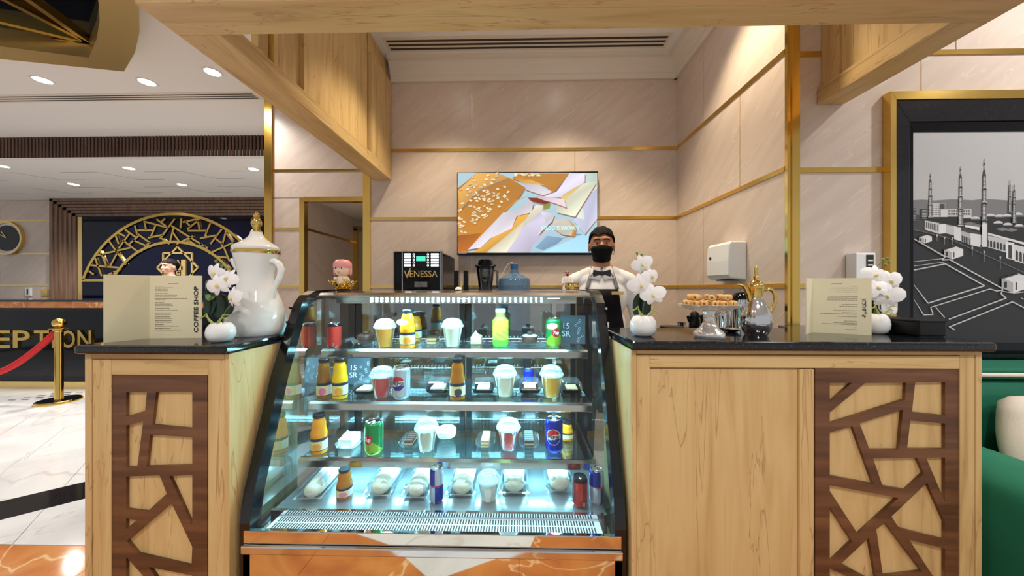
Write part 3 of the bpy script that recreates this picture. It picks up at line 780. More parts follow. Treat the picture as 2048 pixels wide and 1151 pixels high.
# right screen boards
B('board', (XRI + 0.025, 1.118, BZ + 0.061), (XRO - 0.03, 1.45, CEIL), 'oak', cn)
B('board', (XRI + 0.03, 1.452, BZ + 0.061), (XRO - 0.03, 1.51, CEIL), 'oak', cn)
B('board', (XRI + 0.02, 1.512, BZ + 0.061), (XRO - 0.03, 1.598, CEIL), 'oak', cn)

# ------------------------------------------------------------------ refrigerated display case
CX0, CX1 = -0.888, 0.332
SH = [(1.036, 1.41), (0.841, 1.325), (0.646, 1.26)]       # shelf height, front edge
DECK = 0.53
YBK = 1.74
ca = thing('display_case', 'refrigerated glass display case with black curved sides, chrome shelves and mirror base', 'display case', (0, 0, 0))
outer = [(1.03, 0.0), (1.03, 0.55), (1.046, 0.64), (1.16, 0.98), (1.262, 1.20), (1.285, 1.242), (1.32, 1.272), (1.37, 1.288), (1.45, 1.292), (YBK, 1.292), (YBK, 0.0)]
inner = [(1.075, 0.50), (1.078, 0.56), (1.092, 0.63), (1.203, 0.965), (1.30, 1.185), (1.318, 1.218), (1.345, 1.24), (1.385, 1.252), (1.45, 1.255), (YBK - 0.04, 1.255), (YBK - 0.04, 0.50)]
for xs in (CX0, CX1 - 0.034):
    m = MB()
    for i in range(1, 9):
        m.prism([outer[i], outer[i + 1], inner[i + 1], inner[i]], 'x', xs, xs + 0.034)
    m.prism([outer[9], outer[10], (YBK - 0.04, 0.0), inner[9]], 'x', xs, xs + 0.034)
    m.prism([(1.03, 0.0), (1.03, 0.55), inner[1], inner[0], (YBK - 0.04, 0.50), (YBK - 0.04, 0.0)], 'x', xs, xs + 0.034)
    m.build('side_frame', 'black_frame', ca)
    m = MB(); m.v = []
    xm = xs + (0.008 if xs < -0.5 else 0.026)
    m.add([(xm, y, z) for y, z in inner], [tuple(range(len(inner)))])
    m.build('side_glass', 'side_glass', ca)
    for (y, z) in ((1.27, 1.222), (1.245, 1.17), (1.223, 1.12)):
        B('hinge_clip', (xs - 0.003 if xs < -0.5 else xs + 0.03, y - 0.012, z - 0.004), (xs + 0.004 if xs < -0.5 else xs + 0.037, y + 0.01, z + 0.004), 'chrome', ca)
gx0, gx1 = CX0 + 0.034, CX1 - 0.034
gp = [(1.043, 0.515), (1.05, 0.56), (1.066, 0.63), (1.18, 0.972), (1.281, 1.193), (1.302, 1.232), (1.33, 1.258), (1.36, 1.270)]
MB().quadstrip([(gx0, y, z) for y, z in gp], [(gx1, y, z) for y, z in gp], smooth=True).build('front_glass', 'case_glass', ca)
tp = [(1.361, 1.270), (1.39, 1.280), (1.45, 1.286), (YBK, 1.288), (YBK, 1.266), (1.45, 1.266), (1.39, 1.264), (1.363, 1.262)]
m = MB(); m.prism(tp, 'x', gx0, gx1); m.build('top_panel', 'steel', ca)
# inside: back doors, posts, deck, grille
for k in range(2):
    xa_, xb_ = gx0 + k * (gx1 - gx0) / 2, gx0 + (k + 1) * (gx1 - gx0) / 2
    dd = B('back_door', (xa_ + 0.004, YBK - 0.03 + 0.012 * k, 0.56), (xb_ - 0.004, YBK - 0.024 + 0.012 * k, 1.25), 'back_glass', ca)
    for xx in (xa_ + 0.004, xb_ - 0.03): B('door_stile', (xx, YBK - 0.034 + 0.012 * k, 0.56), (xx + 0.026, YBK - 0.02 + 0.012 * k, 1.25), 'black_satin', dd)
for xx in (gx0 + 0.12, gx1 - 0.12): B('shelf_post', (xx - 0.011, YBK - 0.065, 0.56), (xx + 0.011, YBK - 0.045, 1.25), 'steel', ca)
pm('deck_steel', C(150, 152, 154), 0.22, 0.6)
B('deck', (gx0, 1.13, 0.50), (gx1, YBK - 0.04, DECK), 'deck_steel', ca)
B('deck_edge', (gx0, 1.118, 0.50), (gx1, 1.1295, DECK + 0.006), 'chrome', ca)
gr = B('air_grille', (gx0 + 0.03, 1.052, 0.50), (gx1 - 0.03, 1.117, DECK - 0.012), 'white_plastic', ca)
m = MB(); nb = 118
for i in range(nb):
    x = gx0 + 0.045 + i * (gx1 - gx0 - 0.09) / nb
    for (ya, yb) in ((1.058, 1.083), (1.089, 1.112)):
        m.box((x, ya, DECK - 0.0125), (x + 0.0045, yb, DECK - 0.0113))
o = m.build('grille_slot', 'slot_dark', gr); o['kind'] = 'stuff'
B('inner_base', (gx0, 1.046, 0.485), (gx1, YBK, 0.5), 'steel', ca)
B('upper_band', (gx0 - 0.02, 1.028, 0.49), (gx1 + 0.02, 1.044, 0.53), 'mirror_steel', ca, 0.002)
B('chrome_rail', (gx0 - 0.022, 1.018, 0.462), (gx1 + 0.022, 1.04, 0.489), 'chrome', ca, 0.004)
B('base_panel', (gx0 - 0.022, 1.03, 0.08), (gx1 + 0.022, 1.05, 0.461), 'mirror_steel', ca)
B('plinth', (gx0 - 0.02, 1.07, 0.0), (gx1 + 0.02, 1.09, 0.08), 'black_satin', ca)
# three glass shelves with a steel nosing, brackets and a led strip below
def ledrow(name, x0, x1, y, z, n, par, r=0.0035, rows=1, dz=0.014, dy=0.0):
    m = MB()
    for i in range(n):
        for k in range(rows):
            x = x0 + (x1 - x0) * i / (n - 1)
            m.ellip((x, y - k * dy, z - k * dz), (r, r, r * 1.4), 6, 4)
    o = m.build(name, 'led', par); o['kind'] = 'stuff'; return o
for i, (z, y) in enumerate(SH):
    xi0, xi1 = gx0 + 0.012 - 0.0 * i, gx1 - 0.012
    s_ = B('shelf', (xi0, y, z - 0.008), (xi1, YBK - 0.07, z), 'shelf_glass', ca)
    ps = [(y - 0.004, z + 0.002), (y - 0.014, z - 0.006), (y - 0.014, z - 0.030), (y - 0.004, z - 0.036), (y + 0.02, z - 0.036), (y + 0.02, z - 0.0085), (y + 0.004, z - 0.0085), (y + 0.004, z + 0.002)]
    MB().prism(ps, 'x', xi0 - 0.004, xi1 + 0.004).build('nosing', 'steel', s_)
    for xx in (xi0 + 0.10, xi1 - 0.10):
        MB().prism([(y + 0.03, z - 0.008), (YBK - 0.07, z - 0.008), (YBK - 0.07, z - 0.075), (YBK - 0.1, z - 0.075), (y + 0.03, z - 0.02)], 'x', xx - 0.003, xx + 0.003).build('bracket', 'steel', s_)
    ledrow('led_strip', xi0 + 0.1, xi1 - 0.1, y + 0.03, z - 0.032, 44, s_, 0.003)
    l = bpy.data.lights.new('shelf_led', 'AREA'); l.shape = 'RECTANGLE'; l.size = 1.0; l.size_y = 0.02; l.energy = 6.0; l.color = (0.30, 0.78, 1.0)
    ob = bpy.data.objects.new('led_light', l); COL.objects.link(ob); ob.parent = s_
    ob.location = ((xi0 + xi1) / 2, y + 0.035, z - 0.042); ob.rotation_euler = (R(18), 0, 0)
ledrow('led_strip', atY(742, 600, 1.43).x, atY(1083, 600, 1.43).x, 1.43, 1.254, 34, ca, 0.0042, 2, 0.011, 0.0)
B('led_rail', (gx0 + 0.05, 1.437, 1.232), (gx1 - 0.05, 1.447, 1.26), 'steel', ca)
l = bpy.data.lights.new('top_led', 'AREA'); l.shape = 'RECTANGLE'; l.size = 1.0; l.size_y = 0.03; l.energy = 9; l.color = (0.30, 0.78, 1.0)
ob = bpy.data.objects.new('led_light', l); COL.objects.link(ob); ob.parent = ca
ob.location = ((gx0 + gx1) / 2, 1.42, 1.228); ob.rotation_euler = (R(-8), 0, 0)

# ------------------------------------------------------------------ things on the counters
def stretch_at(u): return math.sqrt(1 + ((u - 1024) / F_PX) ** 2)
def rad(wpx, u, Y): return wpx / 2 * Y / F_PX / stretch_at(u)
# tall white coffee pot
p = atZ(513, 668, TOPL); p.y = 1.248; p.x = atY(513, 600, 1.248).x
sx_, sz_ = 1.248 / F_PX / 4.109 / stretch_at(513), 1.248 / F_PX / 4.109
zof = lambda y: (1100 - y) * sz_
dal = thing('coffee_pot', 'tall glossy white coffee pot with gold finial and two handles on the narrow counter', 'coffee pot', (p.x, p.y, TOPL))
prof = [(230, 1100), (250, 1086), (262, 1040), (266, 980), (255, 900), (225, 820), (190, 750), (167, 690), (158, 630), (160, 580), (172, 530), (188, 480), (202, 430)]
MB().lathe([(r * sx_, zof(y)) for r, y in prof], 48).build('body', 'white_gloss', dal)
MB().lathe([(206 * sx_, zof(430)), (213 * sx_, zof(418)), (213 * sx_, zof(402)), (206 * sx_, zof(396))], 48).build('gold_band', 'brass', dal)
MB().lathe([(208 * sx_, zof(397)), (212 * sx_, zof(380)), (200 * sx_, zof(365)), (150 * sx_, zof(340)), (100 * sx_, zof(312)), (70 * sx_, zof(285)), (56 * sx_, zof(262)), (54 * sx_, zof(248))], 48).build('lid', 'white_gloss', dal)
MB().lathe([(52 * sx_, zof(249)), (50 * sx_, zof(238)), (30 * sx_, zof(226)), (34 * sx_, zof(210)), (48 * sx_, zof(185)), (50 * sx_, zof(165)), (40 * sx_, zof(140)), (26 * sx_, zof(122)), (30 * sx_, zof(112)), (22 * sx_, zof(92)), (10 * sx_, zof(76)), (0.0001, zof(74))], 24).build('finial', 'brass', dal)
def handle(sgn, k=1.0):
    pts = [(150, 492), (215, 490), (262, 515), (285, 560), (275, 610), (245, 660), (215, 710), (195, 760), (190, 815)]
    q = [Vector((sgn * x * sx_ * k, -0.01, zof(y))) for x, y in pts]
    MB().tube(q, [0.010, 0.011, 0.012, 0.012, 0.011, 0.010, 0.009, 0.009, 0.010], 10).build('handle', 'white_gloss', dal)
handle(1)
MB().tube([(-150 * sx_, 0, zof(560)), (-195 * sx_, 0, zof(540)), (-235 * sx_, 0, zof(505)), (-262 * sx_, 0, zof(470))], [0.02, 0.015, 0.011, 0.008], 10).build('spout', 'white_gloss', dal)

# folding menu cards
def menu(pts, vt, label, title, face, lines, mat='paper'):
    # pts: three pixels along the foot (left edge, fold, right edge); vt: their top pixels
    z = TOPL if pts[1][0] < 1000 else TOPR
    foot = [atZ(u, v, z) for u, v in pts]
    top = [atY(u2, v2, f.y).z for (u2, v2), f in zip(vt, foot)]
    h = sum(top) / 3 - z
    t = thing('menu_card', label, 'menu', foot[1])
    L = [f - foot[1] for f in foot]
    for k, (a, b) in enumerate(((L[0], L[1]), (L[1], L[2]))):
        d = (b - a).normalized(); n = Vector((d.y, -d.x, 0)) * 0.0012
        m = MB(); m.add([a + n, b + n, b - n, a - n] + [q + Vector((0, 0, h)) for q in (a + n, b + n, b - n, a - n)], [(0, 1, 2, 3), (4, 5, 6, 7), (0, 1, 5, 4), (1, 2, 6, 5), (2, 3, 7, 6), (3, 0, 4, 7)])
        m.build('leaf_cover' if k == 0 else 'leaf_page', mat, t)
    a, b = (L[1], L[2]); d = (b - a); W = d.length; d.normalize(); ang = math.atan2(d.y, d.x)
    n = Vector((d.y, -d.x, 0)) * 0.0020
    m = MB()
    for (x0, x1, y, th) in lines:
        x = x0
        while x < x1:
            w = min(random.uniform(0.018, 0.06), x1 - x)
            q = [a + n + d * (W * xx) + Vector((0, 0, h * yy)) for xx, yy in ((x, y), (x + w, y), (x + w, y - th * 0.62), (x, y - th * 0.62))]
            m.add(q, [(0, 1, 2, 3)]); x += w + 0.008
    o = m.build('printed_lines', 'ink_soft', t); o['kind'] = 'stuff'
    tx, ty, ht, wd = face
    o = text('title', title, 0.02, 'ink', t, a + n * 1.2 + d * (W * tx) + Vector((0, 0, h * ty)), width=h * ht, height=W * wd, bold=0.0003)
    o.rotation_euler = (Matrix.Rotation(ang, 4, 'Z') @ Matrix.Rotation(R(90), 4, 'X') @ Matrix.Rotation(R(90), 4, 'Z')).to_euler()
    return t
ml = [(0.42, 0.60, 0.88, 0.012)]
def rows_px(rs, x0, x1, y0, y1):
    return [((a - x0) / (x1 - x0), (b - x0) / (x1 - x0), 1 - (y - y0) / (y1 - y0), th) for a, b, y, th in rs]
LR = [(990, 1130, 185, .014), (800, 945, 222, .01), (800, 1060, 245, .01), (800, 990, 266, .01), (800, 980, 288, .01), (797, 990, 328, .012), (800, 1115, 352, .011), (800, 1100, 376, .01), (800, 1255, 400, .011), (800, 945, 418, .01),
      (797, 930, 458, .01), (797, 1040, 481, .015), (797, 1065, 505, .01), (797, 1015, 543, .016), (797, 1130, 572, .01), (797, 1030, 609, .016), (797, 1030, 634, .01), (797, 1012, 665, .016), (797, 1050, 690, .01),
      (797, 1038, 720, .016), (797, 1040, 745, .01), (797, 920, 777, .016), (797, 1140, 803, .01), (797, 1020, 832, .016), (797, 1180, 858, .01)]
menu([(207, 685), (299, 676), (404, 675)], [(205, 548), (299, 550), (402, 552)], 'open cream menu card with upright English title beside the white coffee pot', 'COFFEE SHOP', (0.895, 0.46, 0.74, 0.085),
     rows_px(LR, 710, 1470, 72, 980))
AR = '\uFE94\uFEF4\uFED3\uFE8E\uFEDC\uFEDF\uFE8D'
RR = [(495, 665, 200, .012), (810, 900, 240, .01), (480, 900, 268, .012), (555, 895, 298, .012), (590, 890, 328, .012), (445, 900, 393, .012), (435, 895, 423, .012), (420, 895, 452, .012), (665, 890, 517, .012), (620, 890, 546, .012),
      (530, 890, 610, .012), (665, 890, 640, .012), (315, 890, 662, .012), (590, 885, 700, .012), (690, 890, 768, .012), (525, 890, 797, .012), (335, 890, 820, .012), (830, 890, 865, .01), (710, 885, 893, .012)]
menu([(1612, 668), (1625, 664), (1743, 670)], [(1615, 556), (1625, 556), (1743, 555)], 'open cream menu card with upright Arabic title beside the black box', AR, (0.885, 0.47, 0.33, 0.085),
     rows_px(RR, 190, 1100, 120, 970))

# white orchids in round pots
petal_me = None
def petal_mesh(w, l, curl):
    m = MB(); nu, nv_ = 7, 5
    for j in range(nu):
        t = j / (nu - 1)
        ww = w * (math.sin(PI * (0.08 + 0.86 * t)) ** 0.7)
        for i in range(nv_):
            s_ = (i / (nv_ - 1) - 0.5) * 2
            m.v.append((s_ * ww / 2, -0.10 * l * math.sin(PI * t) * (1 - abs(s_)) - curl * t * t * l, t * l + 0.002))
    for j in range(nu - 1):
        for i in range(nv_ - 1):
            a = j * nv_ + i; m.f.append((a, a + 1, a + nv_ + 1, a + nv_)); m.c.append(None); m.mi.append(0); m.sm.append(True)
    return m
def flower(par, loc, r, rz, tilt, roll):
    f = MB().ellip((0, -0.004, -0.004), (0.0045, 0.006, 0.007), 8, 6).build('flower_lip', 'petal_lip', par)
    f.location = loc; f.rotation_euler = (tilt, roll, rz)
    global PETALS
    for k, a in enumerate((0, 72, 144, 216, 288)):
        wide = k in (1, 4)
        o = bpy.data.objects.new('petal', PETALS[wide]); COL.objects.link(o); o.parent = f
        o.rotation_euler = (R(-8), R(a if not wide else (82 if k == 1 else 278)), 0); s_ = r * (1.08 if wide else 0.92); o.scale = (s_, s_, s_)
    return f
PETALS = []
for wide in (False, True):
    o = petal_mesh(1.0 if wide else 0.62, 1.0, -0.12).build('petal', 'petal', None)
    PETALS.append(o.data); bpy.data.objects.remove(o)
def orchid(u, v, z, wpx, hpx, flowers, buds, leaf, label, extra=None, roots=4, stem_top=None):
    p = atZ(u, v, z); Y = p.y + 0.035; p = atY(u, 600, Y); p.z = z
    r = rad(wpx, u, Y); h = hpx * Y / F_PX
    t = thing('potted_orchid', label, 'plant', p)
    MB().lathe([(r * 0.55, 0), (r * 0.8, h * 0.08), (r * 0.97, h * 0.3), (r, h * 0.5), (r * 0.93, h * 0.75), (r * 0.75, h * 0.93), (r * 0.62, h), (r * 0.56, h * 0.98), (r * 0.5, h * 0.85), (0.0001, h * 0.84)], 32).build('pot', 'white_gloss', t)
    loc = lambda uu, vv, dy=0.0: atY(uu, vv, Y + dy) - p
    fl_ = [loc(a, b, -0.022 - 0.004 * i) for i, (a, b, w) in enumerate(flowers)]
    ft = loc(*buds[0]) if buds else fl_[0]
    pts = [Vector((0, 0.005, h * 0.8)), Vector((0.004, 0.008, h * 1.6)), (fl_[-1] + Vector((0, 0.03, 0.0))), (fl_[0] + Vector((0, 0.02, 0.0))), ft]
    sm = []
    for i in range(len(pts) - 1):
        for k in range(4): sm.append(pts[i].lerp(pts[i + 1], k / 4))
    sm.append(pts[-1])
    for _ in range(2): sm = [sm[0]] + [(sm[i - 1] + sm[i] * 2 + sm[i + 1]) / 4 for i in range(1, len(sm) - 1)] + [sm[-1]]
    MB().tube(sm, 0.0018, 6).build('stem', 'stem', t)
    for i, ((a, b, w), q) in enumerate(zip(flowers, fl_)):
        flower(t, q, w * 0.5 * Y / F_PX * 1.05, R(random.uniform(-28, 28)), R(random.uniform(-18, 10)), R(random.uniform(-25, 25)))
    for (a, b) in buds:
        q = loc(a, b); MB().ellip(q, (0.0042, 0.0042, 0.0055), 8, 6).build('bud', 'leaf_pale', t)
    for (a, b, w, hh, m_) in leaf:
        c = loc(a, b, 0.022); ww, hh = w * Y / F_PX / 2, hh * Y / F_PX / 2
        m = MB(); A = []; Bq = []
        for k in range(11):
            tt = -1 + 2 * k / 10; x = ww * max(0.03, math.sqrt(max(0, 1 - abs(tt) ** 2.4)))
            yy = 0.012 * (1 - tt * tt)
            A.append(c + Vector((-x, yy - 0.006, tt * hh))); Bq.append(c + Vector((x, yy - 0.006, tt * hh)))
        M_ = [(i + j) / 2 + Vector((0, 0.006, 0)) for i, j in zip(A, Bq)]
        m.quadstrip(A, M_, smooth=True); m.quadstrip(M_, Bq, smooth=True)
        m.build('leaf', m_, t, solid=0.0015)
    for k in range(roots):
        s_ = -1 if k % 2 else 1; ln = random.uniform(0.02, 0.035)
        q = [Vector((s_ * r * 0.1 * k / 2, -r * 0.45, h * 0.9)), Vector((s_ * (r * 0.35 + 0.002 * k), -r * 0.55, h * 1.05 + 0.008)), Vector((s_ * (r * 0.3 + ln * 0.5), -r * 0.55, h + 0.02 + 0.004 * k)), Vector((s_ * (r * 0.5 + ln), -r * 0.5, h + 0.012 + 0.008 * (k % 3)))]
        MB().tube(q, [0.0028, 0.0025, 0.002, 0.001], 6).build('root', 'root', t)
    return t
orchid(442, 686, TOPL, 66, 38, [(429, 545, 40), (455, 555, 40), (434, 569, 46), (463, 594, 46)], [(432, 522), (438, 528), (444, 532), (452, 536)], [(444, 612, 44, 52, 'leaf'), (416, 605, 26, 60, 'leaf'), (420, 580, 26, 44, 'leaf_pale')],
       'white orchid in a low white pot between the menu card and the white coffee pot')
orchid(1286, 674, TOPR, 55, 40, [(1284, 527, 38), (1303, 551, 36), (1282, 569, 46), (1306, 588, 44)], [(1274, 506), (1280, 516), (1275, 518), (1283, 509)], [(1285, 613, 37, 62, 'leaf')],
       'white orchid in a round white pot beside the display case')
orchid(1752, 669, TOPR, 60, 38, [(1752, 548, 40), (1781, 560, 42), (1755, 574, 44), (1775, 590, 50)], [(1766, 519), (1775, 517), (1771, 529), (1778, 524)], [(1752, 610, 26, 54, 'leaf'), (1779, 612, 38, 34, 'petal')],
       'white orchid in a round white pot behind the Arabic menu card')

# cut glass cake stand with rolled pastries
u = 1418; p = atZ(u, 680, TOPR); Y = p.y + 0.05; p = atY(u, 600, Y); k1 = Y / F_PX; kr = k1 / stretch_at(u)
cs = thing('cake_stand', 'footed cut glass cake stand on the wide counter', 'cake stand', (p.x, Y, TOPR))
zt = atY(u, 612, Y).z - TOPR
bead = lambda a, z: 1 + 0.02 * math.cos(24 * a)
MB().lathe([(r * kr, z) for r, z in ((30, 0), (32, 0.004), (31.5, 0.016), (26, 0.024), (18, 0.034), (12, 0.05), (11, 0.062), (12.5, 0.068), (10.5, 0.074), (12, 0.084), (10, 0.094), (13, zt - 0.018), (13, zt - 0.014))], 72, flute=bead).build('foot', 'cut_glass', cs)
MB().lathe([(13 * kr, zt - 0.015), (40 * kr, zt - 0.012), (58 * kr, zt - 0.002), (64 * kr, zt + 0.006), (62 * kr, zt + 0.007), (54 * kr, zt + 0.0), (0.0001, zt - 0.004)], 72, flute=bead).build('plate', 'cut_glass', cs)
pm('pastry', C(206, 160, 96), 0.6, bump=0.2, bscale=120, var=0.18, vscale=40)
pm('pastry_fill', C(120, 74, 40), 0.7)
SPOTS = [(0.064, 2 * PI * (k + 0.25) / 16, 0, 0.0) for k in range(16)] + [(0.038, 2 * PI * k / 8 + 0.2, 0, 0.0) for k in range(8)] + [(0.0103, PI / 2, 1, 0.0), (0.0103, -PI / 2, 1, 0.0)]
SPOTS += [(0.051, 2 * PI * (k + 0.5) / 8, 0, 0.0185) for k in range(8)]          # second layer lying on the first
pr = None
for rr, a, across, up in SPOTS:
    loc = Vector((p.x + rr * math.cos(a), Y + rr * math.sin(a), TOPR + zt + 0.0098 + up - (0.0012 if rr < 0.05 and not up else 0)))
    rz0 = (PI / 2 if across else a - PI / 2 + random.uniform(-0.04, 0.04))
    lab = 'small golden rolled pastry heaped on the glass cake stand'
    if pr is None:
        pr = thing('rolled_pastry', lab, 'pastry', loc, rz0, group='pastries on the cake stand')
        o = MB().lathe([(0.0035, -0.011), (0.0075, -0.0115), (0.0095, -0.008), (0.0098, 0), (0.0095, 0.008), (0.0075, 0.0115), (0.0035, 0.011)], 14, cap=False).build('roll', 'pastry', pr); o.rotation_euler = (R(90), 0, 0)
        o = MB().lathe([(0.0036, -0.0105), (0.0036, 0.0105)], 10).build('filling', 'pastry_fill', pr); o.rotation_euler = (R(90), 0, 0)
    else:
        copy_tree(pr, loc=loc, rz=rz0)
# silver and gold dallah
u = 1512; p = atZ(u, 672, TOPR); Y = p.y + 0.035; p = atY(u, 600, Y); k1 = Y / F_PX; kr = k1 / stretch_at(u)
dl = thing('dallah_pot', 'silver arabic coffee pot with gold lid, spout and handle on the wide counter', 'coffee pot', (p.x, Y, TOPR))
zv = lambda v: atY(u, v, Y).z - TOPR
ribs = lambda a, z: 1 + 0.012 * math.cos(20 * a) * (1 if zv(662) < z < zv(610) else 0)
MB().lathe([(r * kr, zv(v)) for r, v in ((22, 670), (24, 667), (30, 657), (33, 645), (32, 632), (27, 618), (20, 606), (15, 598), (13.5, 592))], 80, flute=ribs).build('body', 'chrome', dl)
MB().lathe([(r * kr, zv(v)) for r, v in ((13.6, 593), (14.5, 588), (17, 578), (17.5, 574), (16, 573))], 32).build('collar', 'brass', dl)
MB().lathe([(r * kr, zv(v)) for r, v in ((18, 575), (18, 572), (14, 565), (8, 560), (4, 558), (6, 553), (4, 550), (5, 546), (3, 542), (4.5, 538), (2, 532), (0.01, 530))], 28).build('lid', 'brass', dl)
Q = lambda uu, vv, dy=0: atY(uu, vv, Y + dy) - Vector((p.x, Y, TOPR))
MB().tube([Q(1503, 610), Q(1500, 600), Q(1497, 588), Q(1492, 577), Q(1485, 570), Q(1476, 568)], [0.006, 0.0075, 0.0078, 0.007, 0.005, 0.003], 10).build('spout', 'brass', dl)
MB().tube([Q(1529, 580), Q(1538, 577), Q(1546, 581), Q(1551, 592), Q(1550, 605), Q(1544, 617), Q(1541, 624), Q(1536, 628)], [0.004, 0.0055, 0.006, 0.006, 0.0055, 0.005, 0.004, 0.003], 10).build('handle', 'brass', dl)
# little steel sugar tongs dish
p = atZ(1470, 665, TOPR)
t = thing('steel_dish', 'small shiny steel dish beside the silver coffee pot', 'dish', (p.x, p.y + 0.02, TOPR))
MB().lathe([(0.012, 0), (0.022, 0.004), (0.032, 0.012), (0.034, 0.013), (0.03, 0.011), (0.0001, 0.004)], 28, sy=0.8).build('bowl', 'chrome', t)
MB().tube([(0.0, 0, 0.008), (-0.03, -0.005, 0.014), (-0.05, -0.008, 0.017)], 0.003, 8).build('spoon', 'chrome', t)
# black box at the end of the counter
pf = atZ(1839, 674, TOPR)
bx_ = thing('black_box', 'low matt black box at the end of the wide counter', 'box', (pf.x, pf.y, TOPR))
w_ = atY(1893, 672, pf.y).x - pf.x; h_ = atY(1850, 640, pf.y).z - TOPR
B('case', (0.0, 0, 0.004), (w_, 0.19, h_ - 0.006), 'black_satin', bx_, 0.003); B('lid', (-0.002, -0.002, h_ - 0.006), (w_ + 0.002, 0.192, h_), 'black_satin', bx_, 0.002); B('foot', (0.004, 0.004, 0), (w_ - 0.004, 0.18, 0.004), 'black_gloss', bx_)

# wall devices
p = atY(1712, 534, 1.597)
t = thing('wall_box', 'white wall box with a dark vertical label beside the mural frame', 'wall box', (p.x, 1.597, p.z))
w_, h_ = 20 * 1.6 / F_PX, 26 * 1.6 / F_PX
B('cover', (-w_, -0.05, -h_), (w_ * 0.8, 0, h_), 'white_plastic', t, 0.003)
B('label', (-0.004, -0.053, -h_ * 0.75), (w_ * 0.55, -0.049, h_ * 0.85), 'ink', t)
for k in range(4): B('label_line', (0.0, -0.0545, -h_ * 0.6 + k * h_ * 0.33), (w_ * 0.45, -0.0525, -h_ * 0.5 + k * h_ * 0.33), 'white_ink', t)
a, b = atX(1417, 492, XR - 0.09), atX(1461, 560, XR - 0.09)
t = thing('hand_dryer', 'white hand dryer box on the stone wall of the kiosk bay', 'hand dryer', (XR, (a.y + b.y) / 2, b.z + 0.002))
hh = a.z - b.z; ww = abs(a.y - b.y)
prf = [(0.0, 0), (-0.085, 0.008), (-0.105, 0.03), (-0.105, hh * 0.5), (-0.098, hh * 0.93), (-0.085, hh), (0, hh)]
MB().prism(prf, 'y', -ww / 2, ww / 2).build('cover', 'white_plastic', t, 0.008)
MB().ellip((-0.106, 0.06, hh * 0.62), (0.004, 0.008, 0.009), 10, 8).build('lock', 'ink', t)
B('outlet', (-0.07, -ww * 0.3, -0.004), (-0.02, ww * 0.3, 0.002), 'strap', t)

# ------------------------------------------------------------------ television
YT = 2.60
a, b = atY(914, 344, YT), atY(1196, 509, YT)
tv = thing('television', 'flat screen television showing a sesame bread sandwich on the back wall', 'television', ((a.x + b.x) / 2, YT, (a.z + b.z) / 2))
tw, th_ = (b.x - a.x) / 2, (a.z - b.z) / 2
B('housing', (-tw, 0.0, -th_), (tw, 0.035, th_), 'black_satin', tv, 0.003)
B('wall_mount', (-0.15, 0.034, -0.1), (0.15, 0.056, 0.1), 'black_satin', tv)
zz = lambda x, y, d=0: (lambda q: (q.x - (a.x + b.x) / 2, q.z - (a.z + b.z) / 2))(atY(880 + x / 4.11, 320 + y / 4.11, YT))
SC = MB(); layer = [0]
def sp(pts, col, sh=True):
    if sh and len(pts) > 4 and layer[0] > 3 and len(pts) < 8 + 6 * (layer[0] < 30) and layer[0] < 60: sp([(x + 7, y + 12) for x, y in pts], C(150, 116, 96), False)
    layer[0] += 1
    d = -0.0008 - 0.00003 * layer[0]
    q = [zz(*p_) for p_ in pts]
    q = [(max(-tw + 0.006, min(tw - 0.006, x)), d, max(-th_ + 0.012, min(th_ - 0.005, z))) for x, z in q]
    SC.add(q, [tuple(range(len(q)))], col=[tuple(min(1, cc * (0.9 + 0.22 * math.sin(x_ * 0.011 + y_ * 0.019 + layer[0] * 1.7))) for cc in col[:3]) + (1,) for x_, y_ in pts])
sp([(146, 105), (1298, 105), (1298, 760), (146, 760)], C(196, 232, 246))
sp([(830, 760), (1298, 560), (1298, 760)], C(170, 220, 244))
sp([(780, 720), (880, 620), (1010, 640), (1100, 600), (1170, 610), (1020, 640), (960, 690), (850, 740)], C(126, 160, 190))
sp([(1060, 110), (1298, 110), (1298, 230), (1170, 440), (1100, 400)], C(206, 226, 214))
sp([(1170, 340), (1298, 230), (1298, 480), (1190, 610), (1100, 500)], C(204, 206, 232))
sp([(1110, 470), (1170, 360), (1190, 490)], C(214, 230, 220))
sp([(590, 150), (640, 110), (1062, 110), (930, 270), (860, 210), (680, 180)], C(206, 140, 52))
sp([(680, 180), (800, 190), (925, 262), (850, 290), (760, 262), (700, 240)], C(214, 210, 220))
sp([(640, 170), (740, 160), (860, 205), (700, 195)], C(226, 168, 80))
sp([(1060, 115), (1190, 110), (1190, 180), (1100, 240), (1020, 310), (850, 300), (960, 260)], C(222, 216, 236))
sp([(1010, 285), (1100, 230), (1180, 190), (1150, 330), (1060, 420), (960, 390)], C(228, 196, 130))
sp([(1040, 320), (1180, 190), (1290, 180), (1110, 465), (960, 430), (960, 390)], C(238, 238, 214))
sp([(800, 290), (1020, 320), (1040, 390), (930, 350), (780, 310)], C(226, 206, 214))
sp([(720, 308), (800, 310), (910, 350), (860, 362), (760, 340)], C(120, 34, 24))
sp([(850, 365), (910, 360), (900, 400), (850, 410)], C(150, 150, 70))
sp([(146, 230), (200, 190), (300, 110), (480, 108), (590, 155), (700, 225), (660, 290), (520, 430), (400, 560), (210, 755), (146, 755)], C(206, 136, 46))
sp([(300, 112), (480, 108), (570, 150), (450, 190), (300, 260), (160, 420), (150, 250)], C(226, 168, 84))
sp([(146, 620), (340, 600), (230, 745), (146, 755)], C(184, 104, 28))
sp([(520, 430), (640, 330), (745, 285), (620, 330)], C(214, 150, 66))
sp([(230, 735), (520, 430), (640, 410), (730, 330), (770, 350), (750, 430), (630, 460), (590, 560), (420, 640), (330, 720)], C(232, 224, 234))
sp([(330, 720), (440, 630), (590, 560), (640, 460), (745, 440), (700, 500), (560, 610), (440, 720), (380, 760), (260, 760)], C(224, 166, 70))
